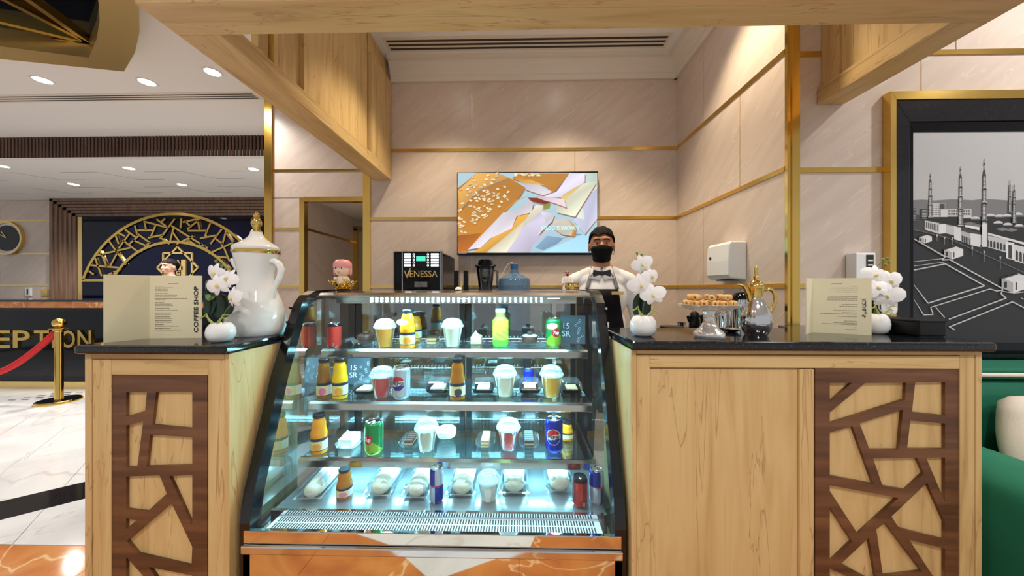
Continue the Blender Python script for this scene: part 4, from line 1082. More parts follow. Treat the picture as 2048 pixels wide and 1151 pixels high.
sp([(380, 760), (560, 610), (700, 490), (790, 370), (850, 375), (840, 410), (700, 540), (545, 760)], C(240, 232, 206))
sp([(545, 760), (700, 540), (840, 410), (940, 450), (930, 490), (880, 590), (760, 700), (740, 760)], C(212, 204, 226))
sp([(820, 420), (940, 450), (925, 500), (860, 560), (800, 620), (870, 500)], C(232, 228, 242))
sp([(930, 500), (1000, 480), (1060, 490), (1120, 560), (1100, 625), (1000, 610), (930, 560)], C(214, 206, 190))
sp([(1060, 490), (1120, 550), (1105, 625), (1080, 625), (1095, 560)], C(206, 150, 76))
random.seed(3)
for i in range(150):
    x, y = random.uniform(150, 560), random.uniform(110, 600)
    if y > 640 - (x - 150) * 0.75 or y < 250 - (x - 150) * 0.95 or (x > 480 and y < 200): continue
    ang = random.uniform(-0.6, 0.9); rx, ry = 15, 8
    E_ = [(x + rx * math.cos(t_) * math.cos(ang) - ry * math.sin(t_) * math.sin(ang), y + rx * math.cos(t_) * math.sin(ang) + ry * math.sin(t_) * math.cos(ang)) for t_ in [2 * PI * k / 8 for k in range(8)]]
    sp([(x_ + 2, y_ + 4) for x_, y_ in E_], C(150, 90, 30)); sp(E_, C(238, 218, 178))
for i in range(22):
    x, y = random.uniform(600, 830), random.uniform(112, 130)
    sp(circle(x, y, 13, 8, ry=7), C(238, 218, 178))
SC.build('screen_picture', 'screen', tv, fixn=False)
pm('caption', C(140, 220, 235), 0.5, emit=C(150, 225, 238), es=0.9)
q = zz(985, 560); text('caption', 'COLD CUTS SANDWICH', 0.05, 'caption', tv, (q[0], -0.02, q[1]), width=300 / 4.11 * YT / F_PX, height=34 / 4.11 * YT / F_PX)
random.seed(11)

# ------------------------------------------------------------------ bay: machine, jugs
ym = 2.16
a, b = atY(788, 503, ym), atY(884, 576, ym)
cm = thing('coffee_machine', 'black bean to cup coffee machine with lit buttons and lettering under the television', 'coffee machine', ((a.x + b.x) / 2, ym, 0.92))
w_ = (b.x - a.x) / 2; h_ = a.z - 0.92
B('body', (-w_, 0.02, 0.0), (w_, 0.44, h_), 'black_gloss', cm, 0.012)
B('front_door', (-w_ + 0.002, 0.0, 0.03), (w_ - 0.002, 0.0195, h_ - 0.004), 'black_gloss', cm, 0.006)
zq = lambda x, y: (lambda q: (q.x - (a.x + b.x) / 2, q.z - 0.92))(atY(780 + x / 7.314, 480 + y / 7.314, ym))
for x in (182, 735):
    q = zq(x, 160); B('chrome_edge', (q[0] - 0.0025, -0.004, 0.04), (q[0] + 0.0025, 0.001, h_ - 0.006), 'chrome', cm)
for s_ in (-1, 1): B('side_trim', (s_ * w_ - 0.003, -0.003, 0.03), (s_ * w_ + 0.003, 0.01, h_), 'strap', cm)
B('top_trim', (-w_, -0.003, h_ - 0.004), (w_, 0.02, h_ + 0.002), 'strap', cm)
m0, m1 = zq(388, 195), zq(522, 385)
dsp = B('display', (m0[0], -0.004, m1[1]), (m1[0], 0.0005, m0[1]), 'black_satin', cm)
g0, g1 = zq(388, 235), zq(522, 305); B('display_band', (g0[0], -0.006, g1[1]), (g1[0], -0.0035, g0[1]), 'green_glow', dsp)
for k in range(5):
    for x, (l0, l1) in ((350, (208, 305)), (556, (600, 712))):
        q = zq(x, 208 + k * 40); o = MB().lathe([(0.0001, 0), (0.0065, 0), (0.0065, 0.004), (0.0001, 0.004)], 16, cap=False).build('button', 'panel_glow', cm); o.location = (q[0], 0.0, q[1]); o.rotation_euler = (R(90), 0, 0)
        o2 = MB().lathe([(0.0001, 0.0042), (0.0045, 0.0042)], 12, cap=False).build('button_cap', 'navy_gloss', o)
        q0, q1 = zq(l0, 194 + k * 40), zq(l1, 222 + k * 40); B('lit_caption', (q0[0], -0.002, q1[1]), (q1[0], 0.0005, q0[1]), 'panel_glow', cm)
q0, q1 = zq(208, 555), zq(695, 405)
text('brand_lettering', 'VENESSA', 0.05, 'gold_soft', cm, ((q0[0] + q1[0]) / 2, -0.001, zq(450, 492)[1]), width=q1[0] - q0[0], height=(zq(0, 445)[1] - zq(0, 540)[1]), extrude=0.001)
MB().prism(bar2(zq(215, 462), zq(252, 550), 0.006), 'y', -0.0015, 0.0).build('brand_stroke', 'gold_soft', cm); MB().prism(bar2(zq(252, 550), zq(300, 410), 0.006), 'y', -0.0015, 0.0).build('brand_stroke', 'gold_soft', cm)
q0, q1 = zq(358, 685), zq(545, 605); B('emblem', (q0[0], -0.001, q0[1]), (q1[0], 0.001, q1[1]), 'strap', cm)
MB().tube([Vector((*zq(450, 600), 0)).xzy, Vector((*zq(420, 625), 0)).xzy, Vector((*zq(470, 640), 0)).xzy, Vector((*zq(410, 665), 0)).xzy, Vector((*zq(480, 680), 0)).xzy], 0.002, 6).build('emblem_mark', 'ink', cm)
# wire rack on the machine top
MB().tube([(-w_ * 0.8, 0.05, h_ + 0.0), (-w_ * 0.8, 0.05, h_ + 0.02), (-w_ * 0.8 + 0.06, 0.3, h_ + 0.004)], 0.0012, 5).build('wire_rest', 'chrome', cm)
MB().tube([(w_ * 0.85, 0.05, h_ + 0.0), (w_ * 0.85, 0.05, h_ + 0.02), (w_ * 0.85 + 0.02, 0.3, h_ + 0.004)], 0.0012, 5).build('wire_rest', 'chrome', cm)
for uu, lab in ((913, 'dark upright holder closer to the coffee machine'), (932, 'dark upright holder next to the smoked blender jug')):
    q = atY(uu, 560, 2.2); t = thing('cup_holder', lab, 'holder', (q.x, 2.2, 0.92))
    zt_ = atY(uu, 541, 2.2).z - 0.92
    MB().prism([(-0.016, 0), (0.018, 0), (0.014, zt_), (-0.013, zt_)], 'y', -0.02, 0.03).build('panel', 'black_gloss', t); B('foot', (-0.03, -0.03, 0), (0.03, 0.04, 0.012), 'black_satin', t)
# smoked blender jug
q = atY(971, 560, 2.22); k1 = 2.22 / F_PX
t = thing('blender_jug', 'smoked plastic blender jug with black lid under the television', 'jug', (q.x, 2.22, 0.92))
zv = lambda v: atY(971, v, 2.22).z - 0.92
B('motor_base', (-0.07, -0.07, 0), (0.07, 0.07, zv(585) - 0.0), 'black_satin', t, 0.01)
MB().lathe([(12.5 * k1, zv(585)), (14 * k1, zv(570)), (18 * k1, zv(536)), (17.4 * k1, zv(536)), (13 * k1, zv(572)), (0.0001, zv(575))], 32, cap=False).build('jug', 'smoke_plastic', t)
MB().lathe([(18 * k1, zv(538)), (18.5 * k1, zv(532)), (15.5 * k1, zv(530)), (14 * k1, zv(521)), (12 * k1, zv(519)), (0.0001, zv(518))], 20, smooth=False).build('lid', 'black_gloss', t)
for s_ in (-1, 1): B('lid_clip', (s_ * 19 * k1 - 0.006, -0.012, zv(533)), (s_ * 19 * k1 + 0.006, 0.012, zv(529)), 'black_satin', t)
MB().tube([(17 * k1, 0, zv(541)), (24 * k1, 0, zv(541)), (23.5 * k1, 0, zv(575)), (14 * k1, 0, zv(573))], 0.008, 8).build('handle', 'smoke_plastic', t)
# water bottle
q = atY(1028, 560, 2.16); k1 = 2.16 / F_PX
t = thing('water_bottle', 'upright blue water bottle with a thin white tube', 'water bottle', (q.x, 2.16 + 0.13, 0.92))
zv = lambda v: atY(1028, v, 2.29).z - 0.92
MB().lathe([(33 * k1, 0), (34 * k1, 0.02), (34 * k1, zv(563)), (32 * k1, zv(557)), (22 * k1, zv(552)), (10 * k1, zv(547)), (7.5 * k1, zv(540)), (7 * k1, zv(532))], 40).build('bottle', 'jug_plastic', t)
MB().lathe([(8 * k1, zv(537)), (8 * k1, zv(528)), (6 * k1, zv(526.5)), (0.0001, zv(526.5))], 24).build('cap', 'blue_plastic', t)
Q = lambda uu, vv, dy=0: atY(uu, vv, 2.29 + dy) - Vector((q.x, 2.29, 0.92))
MB().tube([Q(1028, 528), Q(1024, 525), Q(1017, 527), Q(1010, 537), Q(1004, 550), Q(1000, 562), Q(999, 575), Q(998, 640)], 0.0022, 6).build('tube', 'white_plastic', t)

# kettles and cups on the side counter
def kettle(u, v0, v1, Y, w, label, body='black_gloss', lid='black_satin', spout=-1, hand=True):
    q = atY(u, 640, Y); k = Y / F_PX / stretch_at(u)
    t = thing('kettle', label, 'kettle', (q.x, Y, 0.94)); h = atY(u, v0, Y).z - 0.94
    MB().lathe([(w * 0.52 * k, 0), (w * 0.52 * k, 0.01), (w * 0.5 * k, h * 0.3), (w * 0.42 * k, h * 0.75), (w * 0.36 * k, h * 0.86)], 28).build('body', body, t)
    MB().lathe([(w * 0.37 * k, h * 0.86), (w * 0.33 * k, h * 0.95), (w * 0.2 * k, h * 0.99), (0.0001, h)], 24).build('lid', lid, t)
    MB().tube([(spout * w * 0.36 * k, 0, h * 0.72), (spout * w * 0.52 * k, 0, h * 0.83), (spout * w * 0.6 * k, 0, h * 0.87)], [0.014, 0.01, 0.007], 10).build('spout', body, t)
    if hand: MB().tube([(-spout * w * 0.3 * k, 0, h * 0.85), (-spout * w * 0.62 * k, 0, h * 0.88), (-spout * w * 0.7 * k, 0, h * 0.6), (-spout * w * 0.48 * k, 0, h * 0.3)], 0.011, 10).build('handle', 'black_satin', t)
kettle(1389, 622, 665, 2.05, 26, 'slim black kettle behind the glass cake stand')
kettle(1452, 606, 665, 1.78, 44, 'polished steel kettle behind the glass cake stand', 'chrome')
t = thing('stock_pot', 'tall steel pot with black rounded lid and black handle behind the silver coffee pot', 'pot', (1.06, 1.57, 0.94)); zh = atY(1485, 598, 1.57).z - 0.94
MB().lathe([(0.05, 0), (0.056, 0.01), (0.056, zh)], 28).build('pot', 'chrome', t)
MB().lathe([(0.058, zh), (0.057, zh + 0.01), (0.04, zh + 0.03), (0.0001, zh + 0.037)], 28).build('lid', 'black_gloss', t)
MB().tube([(-0.05, -0.01, zh - 0.004), (-0.10, -0.02, zh + 0.0), (-0.145, -0.03, zh + 0.001)], [0.006, 0.008, 0.009], 10).build('handle', 'black_satin', t)
q = atY(1363, 650, 2.22); k1 = 2.22 / F_PX
t = thing('steel_mug', 'small polished steel mug beside the slim black kettle', 'mug', (q.x, 2.22, 0.94)); h = atY(1363, 645, 2.22).z - 0.94
MB().lathe([(8 * k1, 0), (9 * k1, 0.01), (9 * k1, h), (8.4 * k1, h), (8.2 * k1, 0.02), (0.0001, 0.02)], 24, cap=False).build('cup', 'chrome', t)
MB().tube([(9 * k1, 0, h * 0.8), (14 * k1, 0, h * 0.75), (14 * k1, 0, h * 0.4), (9 * k1, 0, h * 0.3)], 0.004, 8).build('handle', 'chrome', t)
t = thing('hot_plate', 'round black hot plate with steel rim on the side counter', 'hot plate', (0.945, 2.06, 0.94)); h = atY(1338, 652, 2.06).z - 0.94
B('stand', (-0.06, -0.06, 0), (0.06, 0.06, h - 0.03), 'black_satin', t, 0.01)
MB().lathe([(0.07, h - 0.03), (0.075, h - 0.02), (0.075, h - 0.012)], 32).build('steel_rim', 'steel', t)
MB().lathe([(0.07, h - 0.012), (0.07, h), (0.0001, h + 0.002)], 32).build('plate', 'black_satin', t)

# ------------------------------------------------------------------ goods in the display case
def on_shelf(u, v, z, r, back=0.0):
    front = {SH[0][0]: 1.418, SH[1][0]: 1.333, SH[2][0]: 1.268}.get(z, 1.135)
    Y = max(atZ(u, v, z).y + back, front + 0.004) + r
    q = atY(u, 600, Y); return Vector((q.x, Y, z))
ZS1, ZS2, ZS3 = SH[0][0], SH[1][0], SH[2][0]
def dims(u, b, top, w, z, back=0.0):
    r = 0.03
    for _ in range(3):
        p = on_shelf(u, b, z, r, back); r = rad(w, u, p.y)
    h = atY(u, top, p.y).z - z
    return p, r, h
def can(u, b, top, w, z, label, kind, back=0.0, rz=0.0):
    p, r, h = dims(u, b, top, w, z, back)
    t = thing('drink_can', label, 'can', p, rz)
    base = {'7up': C(20, 140, 70), 'pepsi': C(18, 44, 168), 'pepsi_silver': C(196, 198, 204), 'red': C(214, 58, 48), 'coffee': C(190, 52, 40), 'energy': C(24, 40, 150), 'blue': C(20, 44, 170)}[kind]
    def cf(a, zz_):
        t_ = zz_ / h; x = a * r; zc_ = zz_ - h * 0.5
        if kind == '7up':
            if x * x + (zc_ + h * 0.02) ** 2 < (0.42 * r) ** 2 * 1.3 or (abs(x) < 0.5 * r and (x * x + zc_ ** 2) < (0.55 * r) ** 2): return C(214, 40, 36)
            if t_ < 0.58 - abs(a) * 0.25: return C(150, 196, 60)
            return base if abs(a) < 1.9 else C(210, 220, 214)
        if kind in ('pepsi', 'pepsi_silver'):
            R_ = 0.82 * r; x0 = x
            if x0 * x0 + zc_ * zc_ < R_ * R_:
                wv = 0.10 * R_ * math.sin(x0 / R_ * 2.2)
                if zc_ > 0.30 * R_ + wv: return C(214, 44, 44)
                if zc_ < -0.34 * R_ + wv: return C(24, 52, 176) if kind == 'pepsi' else C(52, 56, 140)
                return C(236, 236, 240)
            if x0 * x0 + zc_ * zc_ < (R_ * 1.07) ** 2: return C(236, 236, 240) if kind == 'pepsi' else base
            return base
        if kind in ('red', 'coffee'):
            if t_ > 0.86: return C(24, 20, 20)
            if a < -0.75: return C(140, 26, 24)
            return base
        if kind == 'energy':
            if (0.52 < t_ and a < 0) or (t_ < 0.52 and a >= -0.05 * 0): return C(22, 36, 140)
            return C(186, 192, 204)
        return base
    prof = [(0.78 * r, 0.0), (0.86 * r, 0.004 * 1), (r, 0.012)]
    nz = 40
    prof += [(r, 0.012 + (h * 0.88 - 0.012) * i / nz) for i in range(1, nz + 1)]
    prof += [(0.95 * r, h * 0.93), (0.84 * r, h * 0.965)]
    MB().lathe(prof, 72, colfn=cf).build('body', 'paint_can', t)
    MB().lathe([(0.84 * r, h * 0.962), (0.88 * r, h * 0.975), (0.88 * r, h), (0.82 * r, h), (0.80 * r, h - 0.003), (0.0001, h - 0.003)], 40, cap=False).build('rim', 'black_satin' if kind == 'coffee' else 'chrome', t)
    MB().ellip((0, -r * 0.25, h - 0.002), (r * 0.22, r * 0.38, 0.0012), 12, 6).build('pull_tab', 'chrome', t)
    R2 = r + 0.0007
    if kind == '7up': text('lettering', '7up', 0.02, 'white_ink', t, (0, 0, h * 0.48), width=r * 0.78, height=r * 0.6, wrap=R2, bold=0.0004)
    if kind in ('pepsi', 'pepsi_silver'): text('lettering', 'PEPSI', 0.02, 'ink', t, (0, 0, h * 0.5), width=r * 1.4, height=r * 0.36, wrap=R2, bold=0.0006)
    if kind == 'energy': text('lettering', 'Red Bull', 0.02, 'red_velvet', t, (0, 0, h * 0.52), width=r * 1.45, height=r * 0.36, wrap=R2, bold=0.0005)
    if kind in ('red', 'coffee'): B('barcode', (r * 0.2, -r * 1.0, h * 0.08), (r * 0.5, -r * 0.9, h * 0.22), 'strap', t)
    return t
pm('juice_orange', C(240, 146, 20), 0.25); pm('juice_mango', C(244, 184, 16), 0.25); pm('juice_amber', C(176, 104, 18), 0.15); pm('juice_pink', C(150, 96, 30), 0.15)
pm('cap_black', C(26, 24, 26), 0.3)
def bottle(u, b, top, w, z, label, liquid, lab, back=0.0, lean=0.0, h=None, fill=0.9):
    p, r, hh = dims(u, b, top, w, z, back); h = h or hh
    t = thing('juice_bottle', label, 'bottle', p)
    t.rotation_euler = (0, lean, 0)
    prof = [(0.85, 0), (0.96, 0.012), (1.0, 0.04), (1.0, 0.40), (0.97, 0.43), (1.0, 0.46), (0.98, 0.52), (0.84, 0.62), (0.82, 0.68), (0.83, 0.76), (0.72, 0.84), (0.62, 0.88), (0.62, 0.91)]
    MB().lathe([(a * r, c * h) for a, c in prof], 40).build('glass', liquid, t)
    MB().lathe([(0.70 * r, 0.905 * h), (0.74 * r, 0.92 * h), (0.74 * r, 0.985 * h), (0.68 * r, h), (0.0001, h)], 24).build('cap', 'cap_black', t)
    def cf(a, zz_):
        tt = zz_ / h
        if tt > 0.345: return C(28, 34, 60)
        if tt < 0.11: return C(28, 34, 60)
        if abs(a) < 0.9:
            fx, fz = a, (tt - 0.2) * 8
            if (fx - 0.25) ** 2 + fz ** 2 * 0.5 < 0.28: return lab
            return C(226, 200, 140)
        return C(226, 222, 212)
    MB().lathe([(1.012 * r, (0.09 + 0.32 * i / 18) * h) for i in range(19)], 56, cap=False, colfn=cf).build('paper_label', 'paint', t)
    return t
def cup(u, b, top, w, z, label, col, back=0.0, rough=0.3, fill=0.72, lidcol='dome_plastic'):
    p, r, h = dims(u, b, top, w, z, back)
    t = thing('drink_cup', label, 'cup', p)
    hc = h * 0.70
    nm = 'drink_%d' % len(MATS); pm(nm, col, rough)
    MB().lathe([(0.56 * r, 0.002), (0.60 * r, 0.006), (0.86 * r, hc * 0.93), (0.0001, hc * 0.94)], 36).build('drink', nm, t)
    fl_ = lambda a, zz_: 1 + 0.012 * (math.cos(16 * a) if zz_ < hc * 0.5 else 0)
    MB().lathe([(0.0001, 0), (0.59 * r, 0.0), (0.63 * r, 0.006), (0.78 * r, hc * 0.6), (0.92 * r, hc), (0.95 * r, hc + 0.002)], 48, cap=False, flute=fl_).build('clear_cup', 'clear_plastic', t)
    MB().lathe([(0.97 * r, hc - 0.004), (1.02 * r, hc), (1.0 * r, hc + 0.005), (0.93 * r, hc + 0.008), (0.90 * r, hc + (h - hc) * 0.4), (0.72 * r, hc + (h - hc) * 0.78), (0.4 * r, h * 0.985), (0.14 * r, h)], 40, cap=True).build('dome_lid', lidcol, t)
    return t
def tray(u, b, w, z, label, depth=0.11, hgt=0.03, lid=True, rz=0.0, back=0.0, black=False):
    p, r, h = dims(u, b, b - 30, w, z, back); hw = r
    p.y += 0.02; q = atY(u, 600, p.y + 0.0); p.x = q.x
    t = thing('plastic_tray', label, 'container', p, rz)
    def ring(k, zz_): 
        a, d = hw * k, depth / 2 * k
        c_ = 0.25
        return [(x * a, y * d + depth / 2 - 0.02, zz_) for x, y in ((-1, -1 + c_), (-1 + c_, -1), (1 - c_, -1), (1, -1 + c_), (1, 1 - c_), (1 - c_, 1), (-1 + c_, 1), (-1, 1 - c_))]
    m = MB(); rings = [ring(0.86, 0.001), ring(0.95, hgt * 0.5), ring(1.0, hgt * 0.55)]
    for i in range(2):
        for j in range(8): m.add([rings[i][j], rings[i][(j + 1) % 8], rings[i + 1][(j + 1) % 8], rings[i + 1][j]], [(0, 1, 2, 3)])
    m.add(rings[0], [tuple(range(8))]); m.build('tub', 'black_gloss' if black else 'clear_plastic', t)
    if lid:
        m = MB(); rings = [ring(1.0, hgt * 0.56), ring(0.9, hgt * 1.5), ring(0.8, hgt * 1.62)]
        for i in range(2):
            for j in range(8): m.add([rings[i][j], rings[i][(j + 1) % 8], rings[i + 1][(j + 1) % 8], rings[i + 1][j]], [(0, 1, 2, 3)])
        m.add(rings[2], [tuple(range(8))]); m.build('lid', 'clear_plastic', t)
    return t, p, hw
pm('cake_choc', C(78, 46, 32), 0.5, bump=0.3, bscale=150); pm('cake_dark', C(40, 24, 18), 0.4); pm('cake_tan', C(196, 150, 98), 0.7, bump=0.3, bscale=200)
pm('cake_cream', C(244, 240, 232), 0.5); pm('cake_crumb', C(214, 184, 140), 0.8, bump=0.6, bscale=160, var=0.25, vscale=120); pm('cake_pink', C(196, 60, 110), 0.5); pm('ribbon', C(226, 222, 130), 0.5)
def slice_cake(p, layers, label, w=0.03, d=0.075, dy=0.0, top=None, rz=0.0):
    t = thing('cake_slice', label, 'cake', (p.x, p.y - 0.01 + dy, p.z + 0.0025), rz)
    z = 0.0
    for nm, hh, mt in layers:
        B(nm, (-w, 0.0, z), (w, d, z + hh), mt, t, 0.0012); z += hh
    if top == 'peak':
        MB().lathe([(w * 0.9, z - 0.001), (w * 0.7, z + 0.008), (w * 0.3, z + 0.018), (0.0001, z + 0.028)], 12, ctr=(-w * 0.1, d * 0.35, 0)).build('cream_peak', 'cake_cream', t)
        MB().ellip((w * 0.2, d * 0.6, z), (w * 0.8, d * 0.35, 0.008), 12, 8).build('cream_swirl', 'cake_cream', t)
    if top == 'crumb':
        m = MB()
        for k in range(26): m.ellip((random.uniform(-w * .9, w * .9), random.uniform(0.004, d - .004), z), (0.0035, 0.0035, 0.003), 6, 4)
        o = m.build('crumble', 'cake_crumb', t); o['kind'] = 'stuff'
    if top == 'comb':
        for k in range(5): B('icing_ridge', (-w, d * (k + 0.1) / 5, z), (w, d * (k + 0.8) / 5, z + 0.003), layers[-1][2], t, 0.0012)
    return t
# --- top shelf
can(668, 698, 645, 31, ZS1, 'slim red can with black top on the top case shelf', 'red')
tr, p, hw = tray(728, 694, 58, ZS1, 'clear plastic dish under the chocolate cake with a disc on top', lid=False)
t = thing('chocolate_cake', 'knobbly chocolate cake topped by a disc beside the orange drink cup', 'cake', (p.x, p.y + 0.02, p.z + 0.003))
MB().lathe([(0.024, 0), (0.032, 0.008), (0.039, 0.022), (0.038, 0.036), (0.03, 0.043), (0.0001, 0.045)], 28, flute=lambda a, z: 1 + 0.05 * math.sin(7 * a + z * 200)).build('cake', 'cake_choc', t); MB().lathe([(0.014, 0.044), (0.017, 0.048), (0.015, 0.055), (0.0001, 0.056)], 16).build('topping', 'cake_choc', t)
cup(770, 698, 636, 47, ZS1, 'cup of orange juice with clear dome lid on the top case shelf', C(240, 160, 8))
bottle(815, 697, 618, 31, ZS1, 'orange juice bottle in front on the top case shelf', 'juice_orange', C(240, 150, 40))
bottle(830, 688, 626, 28, ZS1, 'orange juice bottle hidden behind another on the top case shelf', 'juice_orange', C(240, 150, 40), back=0.09)
tr, p, hw = tray(864, 694, 52, ZS1, 'clear plastic dish holding a layered sponge slice on the top shelf', lid=False)
slice_cake(p, [('sponge', 0.011, 'cake_tan'), ('filling', 0.005, 'cake_choc'), ('sponge', 0.011, 'cake_tan'), ('icing', 0.005, 'cake_choc')], 'layered brown sponge slice between two drinks on the top shelf', 0.022, 0.06)
cup(905, 696, 635, 45, ZS1, 'cup of pale milk drink with dome lid on the top case shelf', C(226, 208, 176))
tr, p, hw = tray(952, 694, 50, ZS1, 'clear plastic dish holding a white cream cake on the top shelf', lid=False)
slice_cake(p, [('sponge', 0.026, 'cake_crumb'), ('cream', 0.008, 'cake_cream')], 'white cream cake with a pointed peak on the top shelf', 0.024, 0.06, top='peak')
# lemon drink in an aluminium bottle
p, r, h = dims(1001, 693, 616, 32, ZS1)
t = thing('lemon_drink', 'green and yellow printed drink bottle on the top case shelf', 'bottle', p)
def lemon(a, z):
    s_ = math.sin(a * 3 + z * 90) * math.sin(z * 160 + a * 2)
    if z > h * 0.70: return C(150, 120, 70)
    if z < h * 0.16: return C(96, 176, 52)
    return C(232, 220, 60) if s_ > 0.15 else (C(186, 206, 60) if s_ > -0.5 else C(150, 186, 70))
MB().lathe([(0.9 * r, 0), (r, 0.006)] + [(r, 0.006 + h * 0.66 * i / 24) for i in range(1, 25)] + [(0.8 * r, h * 0.735), (0.62 * r, h * 0.79), (0.66 * r, h * 0.84), (0.62 * r, h * 0.9)], 56, colfn=lemon).build('body', 'paint_gloss', t)
MB().lathe([(0.62 * r, h * 0.895), (0.66 * r, h * 0.91), (0.66 * r, h * 0.98), (0.55 * r, h)], 20).build('cap', 'white_plastic', t)
tr, p, hw = tray(1060, 694, 46, ZS1, 'clear plastic dish holding a round chocolate dome on the top shelf', lid=False)
t = thing('chocolate_dome', 'round chocolate dome cake with white cream collar on the top shelf', 'cake', (p.x, p.y + 0.02, p.z + 0.003))
MB().lathe([(0.024, 0), (0.034, 0.006), (0.037, 0.02), (0.034, 0.033)], 28).build('dome', 'cake_choc', t); MB().lathe([(0.034, 0.033), (0.036, 0.036), (0.03, 0.04), (0.0001, 0.041)], 24).build('cream_collar', 'cake_cream', t)
MB().lathe([(0.011, 0.04), (0.012, 0.05), (0.014, 0.052), (0.012, 0.057), (0.0001, 0.058)], 16).build('topping', 'cake_choc', t)
can(1107, 693, 635, 31, ZS1, 'green and white lemon soda can beside the slate price card', '7up', rz=0.25)
def price_card(u0, v0, u1, v1, Y, z, label, rz=0.0, rows=(('15', 0.62), ('SR', 0.34))):
    a, b = atY(u0, v0, Y), atY(u1, v1, Y); w, h = b.x - a.x, a.z - z
    t = thing('price_card', label, 'price card', ((a.x + b.x) / 2, Y, z), rz)
    o = B('slate', (-w / 2, 0, 0), (w / 2, 0.004, h), 'slate', t); o.rotation_euler = (R(-8), 0, 0)
    for s_, zz_ in rows: text('chalk_lettering', s_, 0.02, 'white_ink', o, (-w * 0.22, -0.0008, h * zz_), height=h * 0.2)
    m = MB()
    for k in range(9):
        c_ = (w * random.uniform(0.08, 0.42), h * (0.1 + 0.09 * k)); P = circle(c_[0], c_[1], w * 0.05, 9, ry=h * 0.035)
        m.tube([(x, -0.001, y) for x, y in P], 0.0006, 4, cap=False)
    m.build('chalk_drawing', 'white_ink', o)
    MB().prism([(0.004, 0), (0.05, 0), (0.006, h * 0.6)], 'x', -0.004, 0.004).build('easel', 'clear_plastic', t)
    return t
pm('slate', C(64, 72, 80), 0.6)
price_card(1118, 630, 1170, 692, 1.575, ZS1, 'slate price card with chalk writing on the top shelf', rz=R(-12))
# --- second shelf
bottle(648, 801, 716, 31, ZS2, 'dark amber guava juice bottle beside the yellow mango one', 'juice_pink', C(222, 110, 140))
bottle(680, 801, 715, 33, ZS2, 'yellow mango juice bottle on the second case shelf', 'juice_mango', C(236, 160, 40))
price_card(694, 716, 738, 790, 1.57, ZS2, 'slate price card with chalk writing behind the mango bottle', rz=R(6))
tr, p, hw = tray(726, 797, 46, ZS2, 'clear lidded tray holding a crumble cake beside the red drink cup', black=True)
slice_cake(p, [('sponge', 0.012, 'cake_tan'), ('cream', 0.006, 'cake_cream')], 'pale crumble cake in the tray beside the red drink cup', 0.027, 0.075, top='crumb')
cup(764, 803, 731, 52, ZS2, 'cup of red drink with pink tinted dome lid on the second shelf', C(206, 34, 24))
can(803, 800, 731, 36, ZS2, 'silver cola can with round logo on the second case shelf', 'pepsi_silver', rz=R(-8))
tr, p, hw = tray(874, 795, 48, ZS2, 'clear lidded tray holding a cream topped slice beside the amber bottle', black=True)
slice_cake(p, [('sponge', 0.012, 'cake_tan'), ('cream', 0.007, 'cake_cream')], 'cream topped slice in the tray beside the amber juice bottle', 0.027, 0.075, top='crumb')
bottle(915, 803, 715, 31, ZS2, 'clear amber apple juice bottle in the middle of the second shelf', 'juice_amber', C(60, 60, 64))
tr, p, hw = tray(966, 795, 44, ZS2, 'clear lidded tray holding a nut cake beside the pale milk drink', black=True)
slice_cake(p, [('sponge', 0.012, 'cake_tan'), ('cream', 0.006, 'cake_cream')], 'nut crumble cake in the tray beside the pale milk drink', 0.027, 0.075, top='crumb')
cup(1010, 798, 729, 48, ZS2, 'cup of pale milk drink with dome lid on the second shelf', C(232, 214, 184))
tr, p, hw = tray(1060, 795, 44, ZS2, 'clear lidded tray holding a square cream cake beside the orange drink', black=True)
slice_cake(p, [('sponge', 0.011, 'cake_tan'), ('cream', 0.005, 'cake_cream'), ('sponge', 0.006, 'cake_tan')], 'square layered cream cake in the tray beside the orange drink cup', 0.026, 0.07)
can(1057, 772, 737, 20, ZS2, 'blue can standing behind the square cream cake', 'blue')
cup(1103, 800, 729, 48, ZS2, 'cup of orange juice with dome lid on the second shelf', C(242, 172, 6))
tr, p, hw = tray(1144, 795, 42, ZS2, 'clear lidded tray holding a brown slice at the shelf end', black=True)
slice_cake(p, [('sponge', 0.013, 'cake_choc'), ('cream', 0.005, 'cake_tan')], 'brown sponge slice in the tray at the shelf end', 0.024, 0.07, top='crumb')
# --- third shelf
bottle(638, 918, 826, 36, ZS3, 'orange juice bottle standing at the end of the third shelf', 'juice_orange', C(236, 150, 50))
tr, p, hw = tray(692, 914, 54, ZS3, 'clear plastic dish holding a white cake on the third shelf', lid=False, depth=0.13)
slice_cake(p, [('sponge', 0.024, 'cake_cream'), ('cream', 0.01, 'cake_cream')], 'white cream cake with peaked top on the third shelf', 0.028, 0.08, top='peak')
can(748, 915, 840, 38, ZS3, 'green lemon soda can with red dot on the third shelf', '7up', rz=R(-18))
tr, p, hw = tray(818, 908, 46, ZS3, 'clear plastic dish holding a chocolate slice beside the milk cup', lid=False, depth=0.13)
slice_cake(p, [('sponge', 0.009, 'cake_dark'), ('cream', 0.006, 'cake_tan'), ('sponge', 0.009, 'cake_choc')], 'layered chocolate slice beside the milk drink on the third shelf', 0.017, 0.095, top='comb')
cup(853, 910, 836, 49, ZS3, 'cup of pale milk drink with dome lid on the third shelf', C(206, 186, 158))
p, r, h = dims(893, 893, 855, 40, ZS3, 0.02)
t = thing('round_tart', 'round cream tart with pink petals on the third shelf', 'tart', p)
MB().lathe([(0.7 * r, 0), (0.86 * r, 0.02), (1.0 * r, 0.03), (1.0 * r, 0.031)], 28, flute=lambda a, z: 1 + 0.02 * math.cos(24 * a)).build('plastic_cup', 'clear_plastic', t)
